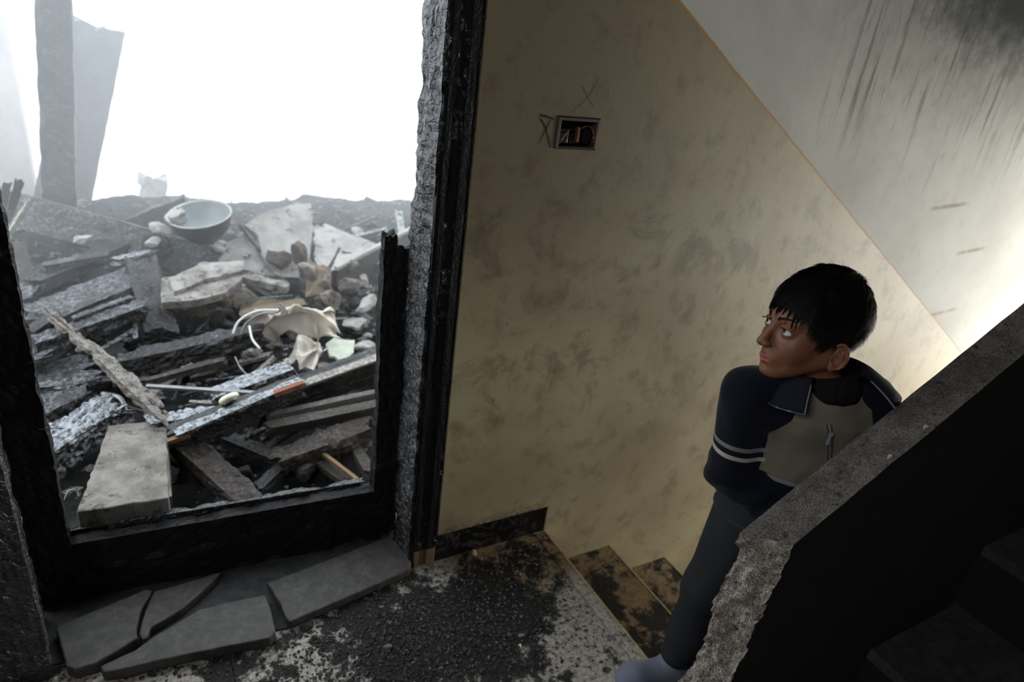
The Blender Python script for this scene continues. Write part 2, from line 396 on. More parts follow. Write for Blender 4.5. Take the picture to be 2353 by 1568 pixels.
wb = wall_with_holes('wall_back', -1.3, 5.3, -2.6, 3.0,
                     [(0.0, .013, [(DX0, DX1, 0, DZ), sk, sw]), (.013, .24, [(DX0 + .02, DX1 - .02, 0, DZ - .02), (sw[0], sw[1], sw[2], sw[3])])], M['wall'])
tag(wb, kind='structure')
# dark marble skirting set into the plaster
bb = empty('baseboard_back', (.92, .01, 0)); tag(bb, kind='structure')
for (a, b) in ((DX1 + .001, .806), (.8085, 1.125)):
    keep(box('tile', a, b, .004, .0128, 0, .106, M['marble_black'], bev=.001), bb)
# switch back box with burnt wiring
sb = empty('switch_box', (1.008, .0, 1.332)); tag(sb, 'burnt out metal socket box with bare wires set into the beige wall', 'socket box')
x0, x1, z0, z1 = sw
V = []; F = []
def addbox(a, b, c, d, e, f):
    v, q = boxVF(a, b, c, d, e, f); n = len(V); V.extend(v); F.extend([tuple(i + n for i in t) for t in q])
addbox(x0 + .002, x1 - .002, .052, .056, z0 + .002, z1 - .002); addbox(x0 + .002, x0 + .012, -.003, .052, z0 + .002, z1 - .002); addbox(x1 - .010, x1 - .002, -.003, .052, z0 + .002, z1 - .002)
addbox(x0 + .012, x1 - .010, -.003, .052, z0 + .002, z0 + .006); addbox(x0 + .012, x1 - .010, -.003, .052, z1 - .010, z1 - .002)
keep(bevel(mesh('back_box', V, F, M['box_grey']), .0015), sb)
V = []; F = []
for (a, b, c, d, e, f) in ((x0 + .014, x0 + .045, .006, .05, z0 + .012, z0 + .05), (x0 + .05, x0 + .09, .012, .05, z0 + .01, z0 + .04), (x0 + .092, x1 - .014, .008, .05, z0 + .014, z0 + .056)):
    addbox(a, b, c, d, e, f)
keep(bevel(mesh('burnt_socket', V, F, M['bakelite']), .003), sb)
keep(tag(box('contact_strip', x0 + .066, x0 + .073, .0, .012, z0 + .018, z0 + .056, M['copper'], bev=.001), 'bright copper contact strip'), sb)
for pts in (((x0 + .016, .004, z0 + .01), (x0 + .018, -.003, z0 + .022), (x0 + .03, .002, z0 + .035), (x0 + .05, .01, z0 + .05)),
            ((x0 + .08, .01, z0 + .05), (x0 + .095, -.003, z0 + .06), (x0 + .112, -.004, z0 + .045), (x0 + .118, .0, z0 + .02)),
            ((x1 - .016, .004, z0 + .012), (x1 - .011, -.006, z0 + .03), (x1 - .012, -.004, z0 + .045))):
    keep(tube('wire', spline(pts, 12), .0016, M['copper'], n=6), sb)
# marks drawn on the wall
def stroke(px, r, mat):
    P = [ony(a, b, -.0008) for a, b in px]; Q = spline(P, 10); V = []
    for i, p in enumerate(Q):
        t = Q[min(i + 1, 9)] - Q[max(i - 1, 0)]; t /= np.linalg.norm(t); n = np.array([-t[2], 0, t[0]])
        w = 1.5 * r * (1 - .35 * i / 9)
        V += [p + n * w, p - n * w, p + n * w + [0, .0006, 0], p - n * w + [0, .0006, 0]]
    F = [(4 * i, 4 * i + 1, 4 * i + 5, 4 * i + 4) for i in range(9)]
    return V, F
def marks(name, strokes, mat, label):
    V = []; F = []
    for px, r in strokes:
        v, f = stroke(px, r, mat); n = len(V); V += v; F += [tuple(i + n for i in t) for t in f]
    return tag(mesh(name, V, F, mat), label, 'drawn mark')
marks('marker_cross', [(((1243, 265), (1255, 268), (1272, 274)), .0024), (((1242, 273), (1254, 295), (1265, 340)), .0016), (((1265, 277), (1252, 303), (1238, 330)), .0013)], M['marker'], 'black marker cross with a bar drawn left of the socket box')
marks('pencil_cross', [(((1373, 182), (1352, 222), (1314, 257)), .0006), (((1338, 197), (1350, 222), (1364, 247)), .0006)], M['pencil'], 'faint thin pencil cross drawn above the socket box')

# landing floor: tiles in rows, marble nosing at the top step
fl = box('floor', -1.3, 1.11, -3.0, .24, -.2, -.03, M['masonry']); tag(fl, kind='structure')
ys = [-.055, -.36, -.665, -.97, -1.275, -1.6, -2.0, -2.4, -3.0]; prev = .012
for r, y in enumerate(ys):
    x = -1.3 + (.15 if r % 2 else 0)
    xs = [-1.3] + [x0 for x0 in np.arange(-1.3 + (.2 if r % 2 else .4), 1.0, .4)] + [1.088]
    for a, b in zip(xs, xs[1:]):
        if b - a < .03: continue
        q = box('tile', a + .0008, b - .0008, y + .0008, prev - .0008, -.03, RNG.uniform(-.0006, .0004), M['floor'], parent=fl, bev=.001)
    prev = y
q = box('threshold', DX0, DX1, .013, .24, -.03, .006, M['soot_shade_stone'], parent=fl, bev=.003)
prev = 0.0
M['nosing'] = stone_mat('worn_marble_nosing', lin((206, 184, 140)), lin((176, 150, 106)), spots=.12, sc=1.5, bump=.2)
for a, b in ((-.001, -.295), (-.297, -.60), (-.602, -.93)):
    box('nosing', 1.089, 1.131, b, a, -.032, .0015, M['floor'], parent=fl, bev=.003)
    box('nosing_edge', 1.127, 1.1335, b, a, -.030, .0024, M['nosing'], parent=fl, bev=.001)
# stairs going down along the wall
sd = empty('staircase', (1.13, -.4, -.17)); tag(sd, kind='structure')
RUN, RISE = .322, .167
for i in range(9):
    xa = 1.120 + i * RUN; z = -(i + 1) * RISE
    keep(box('riser', xa, xa + .02, -.85, -.001, z, z + RISE - .03, M['floor']), sd)
    for a, b in ((-.001, -.42), (-.422, -.85)):
        keep(box('tread', xa + .015, xa + RUN + .006, b, a, z - .03, z, M['floor'], bev=.002), sd)
    keep(box('nosing_edge', xa + RUN + .002, xa + RUN + .0090, -.85, -.001, z - .028, z + .0012, M['nosing'], bev=.001), sd)
# stairs going up on the viewer's side of the parapet
su = empty('staircase_going_up', (1.2, -1.4, 0)); tag(su, kind='structure')
for i in range(9):
    xa = 1.10 + i * .36; z = .095 + i * .207
    keep(box('riser', xa, xa + .02, -1.95, -.931, z - .207, z - .03, M['shade_plaster']), su)
    keep(box('tread', xa - .015, xa + .375, -1.95, -.931, z - .03, z, M['soot_shade_stone'], bev=.003), su)
sp = box('wall_spine', 1.14, 3.4, -.929, -.853, -2.6, -.02, M['shade_plaster']); tag(sp, kind='structure')

# parapet of broken concrete between the two flights
YF, YN, XM = -.85, -.93, 3.4
def ztop(x): return .81 + .576 * (x - 1.0)
def Eprof(y, z):
    t = (YF - y) / (YF - YN)
    zz = np.clip(z, -.1, 1.0)
    far = np.interp(zz, [-.1, .0, .15, .30, .38, .44, .57, .70, .78], [.62, .66, .755, .845, .880, .905, .912, .918, .909])
    near = np.interp(zz, [-.1, .0, .2, .30, .45, .55, .64, .72, .79], [.70, .75, .83, .875, .923, .935, .947, .951, .956])
    x = far + (near - far) * t
    P = np.stack([0 * z, y * 55, z * 42], -1)
    e = .0075 * fbm(P, 5, 3) + .012 * fbm(P * .28, 3, 9)
    e = e + .006 * (np.clip(cell(P * .8, 4), 0, .3) / .3 - .5)
    fade = np.clip((.79 - z) / .05, .12, 1)
    return x + e * fade
nv, nt, nu = 230, 34, 70
def make_parapet():
    V = []; F = []; MI = []
    ts = np.linspace(YF, YN, nt); Hs = []
    for y in ts:
        h = .78
        for _ in range(20): h = ztop(float(Eprof(np.array(y), np.array(h))))
        Hs.append(h)
    Hs = np.array(Hs); vs = np.linspace(0, 1, nv)
    Yg, Vg = np.meshgrid(ts, vs, indexing='ij'); Zg = -.1 + Vg * (Hs[:, None] + .1)
    Xg = Eprof(Yg, Zg); jag = .004 * fbm(np.stack([Zg * 40, Yg * 40, Zg * 0], -1), 3, 5)
    end = np.stack([Xg, Yg, Zg], -1)
    base = 0; V.append(end.reshape(-1, 3)); f = grid_faces(nt, nv, base); F += [t[::-1] for t in f]; MI += [1] * len(f); base += nt * nv
    us = np.linspace(0, 1, nu) ** 2.2
    for idx, flip in ((0, False), (nt - 1, True)):
        x0 = Xg[idx]; z0 = Zg[idx]; y = ts[idx]
        Xs = x0[None] + (XM - x0[None]) * us[:, None]; zt = -.1 + vs * (ztop(XM) + .1)
        Zs = z0[None] + (zt[None] - z0[None]) * us[:, None]; Ys = np.full_like(Xs, y)
        tw = np.clip(us * 12, 0, 1)[:, None] * (vs > .97)[None]
        Ys = Ys + (.0018 * fbm(np.stack([Xs * 30, Zs * 0, Zs * 8], -1), 3, 8)) * tw * 1.0
        V.append(np.stack([Xs, Ys, Zs], -1).reshape(-1, 3)); f = grid_faces(nu, nv, base)
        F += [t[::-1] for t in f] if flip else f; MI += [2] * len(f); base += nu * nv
        if idx == 0: topA = V[-1].reshape(nu, nv, 3)[:, -1]
        else: topB = V[-1].reshape(nu, nv, 3)[:, -1]
    k = 8; T = np.stack([topA + (topB - topA) * w for w in np.linspace(0, 1, nt)], 1)
    T[0] = end[:, -1]
    V.append(T.reshape(-1, 3)); f = grid_faces(nu, nt, base); F += f; MI += [0] * len(f)
    o = mesh('parapet', np.concatenate(V), np.array(F), mats=[M['parapet'], M['broken'], M['shade_plaster']], mi=MI)
    import bmesh
    bm = bmesh.new(); bm.from_mesh(o.data); bmesh.ops.remove_doubles(bm, verts=bm.verts, dist=.0006)
    bmesh.ops.recalc_face_normals(bm, faces=bm.faces); bm.to_mesh(o.data); bm.free()
    return o
tag(make_parapet(), kind='structure')
# chips of mortar on the coping
for i, (px, py) in enumerate(((2040, 1057), (2113, 1010))):
    a = ony(px, py, -.918); a[2] = ztop(a[0]) + .001
    pts = [(a[0] + dx, a[1] + dy) for dx, dy in ((-.006, -.002), (.001, .003), (.007, .001), (.004, -.004))]
    tag(prism('mortar_chip', pts, a[2] - .004, a[2] + .004, M['white_cap'], bev=.0005),
        ('small white mortar chip on the parapet coping, lower of the two', 'small pale mortar chip on the parapet coping, upper of the two')[i], 'chip')

# the rest of the stairwell shell
def shell(name, a): o = box(name, *a, M['shell']); return tag(o, kind='structure')
M['shell'] = stone_mat('low_bounce_plaster', lin((96, 90, 78)), lin((70, 64, 56)), sc=.4, bump=.1)  # unseen walls made dark to limit bounced light
shell('ceiling', (-1.3, 5.3, -3.0, .24, 3.0, 3.15))
shell('wall_front', (-1.3, 5.3, -3.15, -3.0, -2.6, 3.0))
def wall_hole_x(name, x0, x1, y0, y1, z0, z1, hole):
    hy0, hy1, hz0, hz1 = hole; V.clear(); F.clear()
    addbox(x0, x1, y0, hy0, z0, z1); addbox(x0, x1, hy1, y1, z0, z1); addbox(x0, x1, hy0, hy1, z0, hz0); addbox(x0, x1, hy0, hy1, hz1, z1)
    return tag(mesh(name, list(V), list(F), M['shell']), kind='structure')
V = []; F = []
wall_hole_x('wall_right', 5.3, 5.5, -3.0, .24, -2.6, 3.0, (-1.85, -.05, -.4, 1.3))
wall_hole_x('wall_left', -1.45, -1.3, -3.0, .24, -.2, 3.0, (-1.95, -1.05, 1.85, 2.55))
N = NT('window_glass'); N.b.inputs['Transmission Weight'].default_value = 1; N.b.inputs['Roughness'].default_value = .05; N.b.inputs['IOR'].default_value = 1.1
M['glass'] = N.fin((.95, .97, .96, 1), .05)
for nm, x, (a, b, c, d) in (('window_1', 5.38, (-1.85, -.05, -.4, 1.3)), ('fill_window', -1.38, (-1.95, -1.05, 1.85, 2.55))):  # second window is added to go with the landing fill lamp
    w = empty(nm, (x, (a + b) / 2, c)); tag(w, kind='structure')
    V = []; F = []
    addbox(x - .02, x + .02, a, a + .04, c, d); addbox(x - .02, x + .02, b - .04, b, c, d); addbox(x - .02, x + .02, a + .04, b - .04, c, c + .04); addbox(x - .02, x + .02, a + .04, b - .04, d - .04, d)
    keep(mesh('window_frame', V, F, M['white_trim']), w)
    keep(box('pane', x - .003, x + .003, a + .04, b - .04, c + .04, d - .04, M['glass']), w)
box('floor_below', 1.1, 5.3, -3.0, .0, -2.75, -2.6, M['masonry'])['kind'] = 'structure'

# ------------------------------------------------------------------ charred timber builder
def timber(name, p0, p1, w, t, mat, parent=None, seed=0, relief=.004, cl=.045, ca=.02, bend=.0, ragged=.03, res=.010, taper=(1, 1), wdir=None, chips=.0):
    """a burnt board from p0 to p1, w wide and t thick, with a cracked (alligator) surface and ragged ends"""
    p0 = np.array(p0, float); p1 = np.array(p1, float); L = np.linalg.norm(p1 - p0); ax = (p1 - p0) / L
    up = np.array([0, 0, 1.]) if wdir is None else None
    if wdir is None:
        a = np.cross(up, ax); 
        if np.linalg.norm(a) < .2: a = np.cross(np.array([0, 1., 0]), ax)
    else:
        a = np.array(wdir, float); a = a - ax * (a @ ax)
    a /= np.linalg.norm(a); b = np.cross(ax, a)
    nl = int(np.clip(L / res, 8, 220)); kw = int(np.clip(w / res, 3, 16)); kt = int(np.clip(t / res, 2, 10))
    loop = [(-.5 + i / kw, -.5) for i in range(kw)] + [(.5, -.5 + i / kt) for i in range(kt)] + [(.5 - i / kw, .5) for i in range(kw)] + [(-.5, .5 - i / kt) for i in range(kt)]
    loop = np.array(loop); n = len(loop); rad = min(w, t) * .12
    s = np.linspace(0, 1, nl); Sg, I = np.meshgrid(s, np.arange(n), indexing='ij')
    U = loop[I, 0] * w; Vv = loop[I, 1] * t; tp = taper[0] + (taper[1] - taper[0]) * Sg; U = U * tp; Vv = Vv * tp
    P = np.stack([Sg * L / cl, U / ca + seed * 7.1, Vv / ca + 3.3], -1)
    c = np.clip(cell(P, seed) / .35, 0, 1); g = relief * (c ** .5 - .6)
    g = g + relief * .8 * fbm(np.stack([Sg * L / .06 + seed, U / .04, Vv / .04], -1), 3, seed)
    nr = np.stack([np.where(np.abs(loop[I, 0]) > .499, np.sign(loop[I, 0]), 0), np.where(np.abs(loop[I, 1]) > .499, np.sign(loop[I, 1]), 0)], -1).astype(float)
    nr /= np.maximum(1, np.linalg.norm(nr, axis=-1, keepdims=True))
    if chips:
        g = g - chips * np.clip(fbm(np.stack([Sg * L / .05, U * 0 + seed, np.sign(U) * 3 + 0 * U], -1), 3, seed + 5), 0, 1)
    U = U + nr[..., 0] * g; Vv = Vv + nr[..., 1] * g
    if bend: Vv = Vv + bend * np.sin(Sg * math.pi) + bend * .4 * vnoise(np.stack([Sg * 4, Sg * 0 + seed, Sg * 0], -1), seed)
    endn = ragged * fbm(np.stack([U / .03, Vv / .03, (Sg > .5) * 9. + seed], -1), 3, seed)
    ew = np.clip(1 - np.minimum(Sg, 1 - Sg) * L / max(.05, ragged * 2), 0, 1)
    Ls = Sg * L + endn * ew * np.where(Sg > .5, -1, 1)
    X = p0 + Ls[..., None] * ax + U[..., None] * a + Vv[..., None] * b
    Vt = X.reshape(-1, 3); F = []
    idx = np.arange(nl * n).reshape(nl, n)
    F = np.stack([idx[:-1], idx[1:], np.roll(idx[1:], -1, 1), np.roll(idx[:-1], -1, 1)], -1).reshape(-1, 4)[:, ::-1]
    # end caps
    c0 = len(Vt); Vt = np.vstack([Vt, X[0].mean(0) + ax * .004, X[-1].mean(0) - ax * .004])
    tri = [(int(idx[0, i]), int(idx[0, (i + 1) % n]), c0) for i in range(n)] + [(int(idx[-1, (i + 1) % n]), int(idx[-1, i]), c0 + 1) for i in range(n)]
    Fl = [tuple(map(int, q)) for q in F] + tri
    return mesh(name, Vt, Fl, mat, False, parent)

# ------------------------------------------------------------------ the burnt door
dr = empty('door_1', (.2, .17, 0)); tag(dr, kind='structure')
def vert(name, x, y, z0, z1, w, t, mat, seed, wd=(1, 0, 0), **k):
    return keep(timber(name, (x, y, z0), (x, y, z1), w, t, mat, seed=seed, wdir=wd, **k), dr)
# right jamb: cracked face looking into the opening, flat casing on the room side
vert('jamb', .675, .075, 0.0, 2.2, .135, .09, M['char_frame'], 3, wd=(0, 1, 0), relief=.0065, cl=.030, ca=.024, res=.0075, ragged=.002, chips=.008)
vert('casing', .676, .014, .062, 2.2, .078, .018, M['char_dull'], 5, relief=.0022, cl=.2, ca=.012, res=.01, ragged=.004)
vert('casing_bead', .699, .003, .062, 2.2, .020, .010, M['char_dull'], 6, relief=.001, cl=.2, ca=.012, ragged=.003)
vert('casing_bead', .652, .004, .10, 2.2, .014, .008, M['char_dull'], 7, relief=.001, cl=.2, ca=.012, ragged=.003)
V = []; F = []
addbox(.648, .664, .001, .022, .001, .062); addbox(.666, .684, .003, .022, .001, .060); addbox(.686, .716, -.002, .022, .001, .064)
tag(keep(bevel(mesh('casing_foot', V, F, M['raw_wood']), .002), dr), 'pale unburnt wooden foot of the charred casing')
# left jamb and casing
vert('jamb', -.345, .10, 0.0, 2.2, .16, .06, M['char_frame'], 8, wd=(0, 1, 0), relief=.006, cl=.032, ca=.024, res=.009, ragged=.002)
vert('casing', -.335, -.006, 0.0, 2.2, .10, .03, M['char_frame'], 9, relief=.005, cl=.09, ca=.012, res=.009, ragged=.002)
keep(timber('door_head', (-.40, .10, 2.17), (.722, .10, 2.17), .2, .06, M['char_frame'], seed=4, res=.02), dr)
# what is left of the leaf: two stiles, the bottom rail
def leafy(x): return .226 - (x + .23) / .78 * .050
vert('stile', -.277, leafy(-.28), .012, 2.1, .088, .042, M['char_dull'], 11, relief=.005, cl=.05, ca=.03, res=.009, ragged=.01, chips=.006)
vert('stile', .602, leafy(.6), .012, .995, .078, .042, M['char_dull'], 12, relief=.005, cl=.05, ca=.03, res=.008, ragged=.03, chips=.006)
vert('stile_splinter', .584, leafy(.6), .93, 1.035, .034, .03, M['char_dull'], 13, relief=.004, res=.006, ragged=.03)
keep(timber('bottom_rail', (-.24, leafy(-.24), .107), (.57, leafy(.57), .107), .198, .040, M['char_dull'], seed=14, wdir=(0, 0, 1), relief=.005, cl=.05, ca=.03, res=.009, ragged=.004, chips=.010), dr)
keep(timber('rail_ledge', (-.235, leafy(-.24) + .03, .205), (.555, leafy(.57) + .03, .205), .020, .03, M['char_frame'], seed=15, relief=.004, cl=.05, ca=.03, res=.008, ragged=.02, chips=.01), dr)
for z0, x0, ln in ((.565, -.228, .034), (.74, -.222, .03)):
    keep(tube('nail', [(x0 - .02, leafy(-.2) - .02, z0), (x0 + ln, leafy(-.2) - .03, z0 + (.02 if z0 > .6 else .0))], .0011, M['metal'], n=6), dr)

# burnt room: floor slab, side wall, trim strip, ground outside
tag(box('floor_burnt_room', -1.6, 3.2, .241, 3.6, -.2, -.02, M['masonry']), kind='structure')
a = ony(88, 470, 3.3)
tag(box('wall_burnt_room', -1.6, a[0], 3.3, 3.45, -.02, 2.7, M['far_wall']), kind='structure')
tag(box('ground', -16, 26, 3.7, 40, -3.3, -3.2, M['ground']), kind='structure')

# ------------------------------------------------------------------ debris slope beyond the door
nx_, ny_ = 190, 150
gx, gy = np.meshgrid(np.linspace(-1.5, 3.1, nx_), np.linspace(.30, 3.25, ny_), indexing='ij')
gz = mound_z(gy) - .035 + .035 * fbm(np.stack([gx * 5, gy * 5, gx * 0], -1), 5, 2) + .012 * (cell(np.stack([gx * 14, gy * 14, gx * 0], -1), 6))
gz = gz - np.clip(gy - 2.75, 0, 1) * 1.2 - np.clip(.55 - gy, 0, 1) * .1
gz = np.maximum(gz, -.02)
tag(mesh('ash_bed', np.stack([gx, gy, gz], -1).reshape(-1, 3), np.array(grid_faces(nx_, ny_)), M['ash'], True), 'bed of dark ash and soot under the fallen timbers', 'ash', kind='stuff')

def beam(p0, p1, w, t, mat, label, name='charred_beam', cat='timber', l0=.03, l1=None, Y=None, **k):
    A = ony(*p0, Y[0]) if Y else on(*p0, l0); B = ony(*p1, Y[1]) if Y else on(*p1, l0 if l1 is None else l1)
    o = timber(name, A, B, w, t, M[mat], **k); return tag(o, label, cat)
sd_ = 20
beam((28, 478), (480, 603), .15, .07, 'char_ash', 'long grey smoky beam slanting down from the left under the leaning post', l0=.16, l1=.10, seed=21, wdir=(0, .4, 1), ragged=.02, res=.016)
beam((40, 560), (70, 700), .06, .05, 'char_brown', 'short scorched stub standing behind the left stile, below the white trim strip', seed=22, l0=.15, l1=.02, res=.014)
beam((75, 655), (300, 560), .09, .05, 'char', 'dark beam crossing under the smoky beam on the left of the heap', l0=.10, l1=.10, seed=23, res=.014)
beam((108, 613), (243, 590), .05, .03, 'char_ash', 'narrow pale-edged batten, left one of two lying just under the smoky beam', 'burnt_batten', l0=.14, seed=24, res=.012)
beam((255, 602), (380, 575), .05, .025, 'char_white', 'short pale ash-whitened batten lying under the smoky beam, right one of the pair', 'burnt_batten', l0=.13, seed=25, res=.012)
beam((90, 735), (318, 640), .19, .05, 'char_ash', 'widest cracked charred plank in the left of the heap, ash in its cracks', 'charred_plank', l0=.10, l1=.12, seed=26, relief=.007, cl=.05, ca=.03, res=.011)
beam((72, 800), (324, 712), .075, .055, 'char_ash', 'charred joist with an orange burnt-through end below the widest plank', l0=.14, l1=.17, seed=27, relief=.007, cl=.045, res=.010)
beam((160, 742), (312, 684), .03, .03, 'char_ash', 'thin charred strip lying between the widest plank and the joist with the orange end', 'burnt_batten', l0=.17, l1=.18, seed=28, res=.010)
beam((318, 700), (326, 735), .018, .05, 'rust', 'orange-brown burnt knot of wood at the end of the left joist', 'burnt_knot', l0=.13, l1=.12, seed=29, res=.006, ragged=.01)
beam((312, 735), (312, 776), .014, .006, 'char_white', 'small upright white splinter hanging below the joist end', 'splinter', l0=.13, l1=.09, seed=30, res=.006, ragged=.01)
beam((325, 605), (372, 775), .12, .08, 'char', 'thick black post stump leaning down the middle of the heap beside the pale slab', l0=.16, l1=.06, seed=31, relief=.008, res=.013)
beam((58, 845), (150, 785), .06, .04, 'char_ash', 'short charred rail end beside the left stile, above the wide burnt panel', l0=.12, seed=32, res=.011)
beam((70, 770), (130, 730), .05, .04, 'char', 'black stub resting against the left stile at the height of the wide plank', l0=.12, seed=33, res=.012)
beam((45, 700), (105, 620), .07, .04, 'char_ash', 'grey splintered stub pointing up behind the left stile', l0=.08, seed=34, res=.012)
beam((75, 885), (205, 850), .22, .03, 'char_ash', 'broad blistered grey panel lying beside the left stile', 'blistered_board', l0=.07, l1=.06, seed=35, relief=.006, cl=.04, ca=.015, res=.010, ragged=.06)
beam((90, 960), (200, 905), .085, .06, 'char_ash', 'short blistered log between the broad panel and the deeply cracked log', l0=.08, l1=.08, seed=36, relief=.009, cl=.03, ca=.018, res=.008, ragged=.03)
beam((85, 1060), (272, 940), .125, .09, 'char_white', 'deeply cracked silver-white charred log lying left of the concrete block', 'charred_log', l0=.08, l1=.10, seed=37, relief=.012, cl=.035, ca=.018, res=.0075, ragged=.03)
beam((115, 1090), (135, 1035), .04, .03, 'raw_wood', 'small tan splinter under the left end of the cracked silver log', 'splinter', l0=.06, seed=38, res=.008)
beam((103, 712), (395, 975), .05, .035, 'lath_wood', 'long thin grey-brown lath running diagonally from upper left down to the concrete block', 'broken_lath', l0=.20, l1=.20, seed=39, relief=.009, cl=.10, ca=.014, res=.008, ragged=.05, taper=(.55, 1.1), bend=.012, chips=.02)
beam((400, 1000), (610, 1190), .085, .045, 'char_brown', 'charred plank sloping down to the right from under the ash-topped board', 'charred_plank', l0=.14, l1=.06, seed=40, relief=.006, res=.009)
beam((262, 845), (600, 768), .075, .07, 'char', 'long black log lying across the middle of the heap left of the crumpled sheet', 'charred_log', l0=.10, l1=.13, seed=41, relief=.009, res=.011)
beam((330, 880), (525, 828), .028, .025, 'char_brown', 'thin brownish stick lying under the long black log', 'burnt_stick', l0=.10, seed=42, res=.010)
beam((336, 888), (620, 906), .018, .010, 'metal', 'thin straight steel bar lying above the ash-topped board', 'steel_bar', 'bar', l0=.13, l1=.13, seed=43, relief=.0005, ragged=.001, res=.03)
beam((490, 912), (672, 846), .075, .035, 'char_white', 'ash-grey cracked plank lying under the crumpled sheet', 'charred_plank', l0=.11, l1=.10, seed=44, relief=.007, res=.009)
beam((430, 985), (700, 870), .05, .03, 'char', 'dark plank between the cracked ash-grey plank and the ash-topped board', 'charred_plank', l0=.10, seed=45, res=.012)
beam((335, 975), (520, 948), .055, .03, 'char_white', 'white-ashed cracked batten end resting on the corner of the concrete block', 'burnt_batten', l0=.20, l1=.17, seed=46, relief=.008, cl=.03, ca=.05, res=.007)
beam((322, 1006), (440, 1000), .045, .03, 'char_brown', 'blunt brown charred stick end lying on the concrete block', 'burnt_stick', l0=.165, l1=.17, seed=47, relief=.004, res=.008)
# the two long boards that lie across, on edge, with pale tops
beam((388, 1012), (690, 888), .085, .045, 'char', 'long charred board lying across the heap with a thick layer of white ash on top', 'charred_board', l0=.185, l1=.20, seed=48, wdir=(0, -.15, 1), relief=.003, cl=.08, ca=.02, res=.009)
beam((392, 1003), (685, 877), .036, .010, 'char_white', 'strip of white ash crusted along the top of the long charred board', 'ash_strip', 'ash', l0=.232, l1=.247, seed=49, relief=.004, res=.007)
beam((385, 1013), (436, 996), .03, .012, 'raw_wood', 'bare yellow wood end of the board at the corner of the concrete block', 'wood_end', l0=.215, l1=.22, seed=50, relief=.001, ragged=.004, res=.007)
beam((632, 905), (690, 884), .022, .016, 'rust', 'orange scorched patch of timber at the far end of the ash-topped board', 'scorched_timber', l0=.25, l1=.25, seed=51, relief=.002, res=.007)
beam((545, 946), (562, 940), .012, .012, 'rust', 'small orange scorched knot in the middle of the ash-topped board', 'burnt_knot', l0=.225, seed=52, relief=.001, ragged=.002, res=.005)
beam((600, 938), (880, 832), .17, .035, 'char', 'wide black grooved board running up to the right behind the broken right stile', 'charred_board', l0=.10, l1=.13, seed=53, wdir=(0, -.35, 1), relief=.004, cl=.3, ca=.014, res=.010)
beam((650, 900), (880, 818), .012, .030, 'grey_wood', 'thin bright unburnt edge strip along the top of the wide black board', 'edge_strip', l0=.21, l1=.225, seed=54, wdir=(0, -.35, 1), relief=.001, ragged=.003, res=.012)
beam((620, 985), (870, 935), .085, .03, 'dim_wood', 'grey moulded rail below the wide black board', 'moulded_rail', l0=.10, l1=.12, seed=55, wdir=(0, -.6, .8), relief=.003, cl=.4, ca=.012, res=.010)
beam((610, 962), (870, 905), .03, .03, 'dim_wood', 'narrow upper lip of grey moulding just under the wide black board', 'moulding', l0=.14, l1=.16, seed=56, relief=.002, cl=.4, res=.012)
beam((640, 1062), (850, 985), .085, .06, 'char_brown', 'rough dark brown log low down beside the broken right stile', 'charred_log', l0=.06, l1=.10, seed=57, relief=.009, cl=.035, res=.009)
beam((738, 1040), (826, 1108), .012, .012, 'raw_wood', 'thin tan strip of bare wood lying low by the right stile', 'wood_strip', l0=.08, l1=.06, seed=58, relief=.001, ragged=.004, res=.01)
beam((700, 1030), (800, 1105), .06, .02, 'char_brown', 'dark brown board under the thin tan strip', 'burnt_board', l0=.05, l1=.03, seed=59, res=.012)
beam((600, 1120), (680, 1040), .04, .03, 'char', 'dim black stub leaning up to the right behind the bottom rail', l0=.05, seed=60, res=.012)
beam((520, 1010), (640, 1060), .05, .04, 'char', 'black stub lying flat under the ash-topped board', l0=.04, seed=61, res=.012)
beam((800, 1000), (850, 1090), .04, .03, 'char_brown', 'short dark stick leaning against the right stile', 'burnt_stick', l0=.06, l1=.05, seed=62, res=.012)
beam((300, 520), (428, 468), .10, .08, 'char', 'smoky square beam end rising to the rim of the basin', Y=(2.35, 2.25), seed=63, relief=.006, res=.014)
beam((385, 530), (470, 552), .14, .06, 'char', 'dark beam butt under the basin', Y=(2.15, 2.15), seed=64, res=.014)
beam((440, 548), (500, 562), .02, .02, 'grey_wood', 'small pale stick on the smoky beam below the basin', 'stick', l0=.19, seed=65, res=.012)
beam((555, 520), (600, 580), .012, .02, 'char', 'bent black strip lying in the crack of the big plaster slab', 'bent_strip', l0=.2, seed=66, res=.010)
beam((745, 640), (775, 580), .02, .02, 'char_brown', 'small dark splinter standing up in front of the pale ledge', 'splinter', l0=.12, l1=.18, seed=67, res=.010, taper=(1, .4))
beam((20, 500), (45, 420), .035, .03, 'char_brown', 'dark burnt stub standing up at the far left edge', Y=(2.0, 2.0), seed=68, res=.010, relief=.006)
beam((5, 470), (15, 430), .03, .03, 'char_brown', 'small burnt stub at the very left edge of the opening', Y=(1.95, 1.95), seed=69, res=.010, relief=.006)
beam((70, 460), (20, 540), .02, .02, 'grey_wood', 'pale thin stick leaning on the burnt stubs at the far left', 'stick', Y=(1.95, 1.9), seed=70, res=.010)
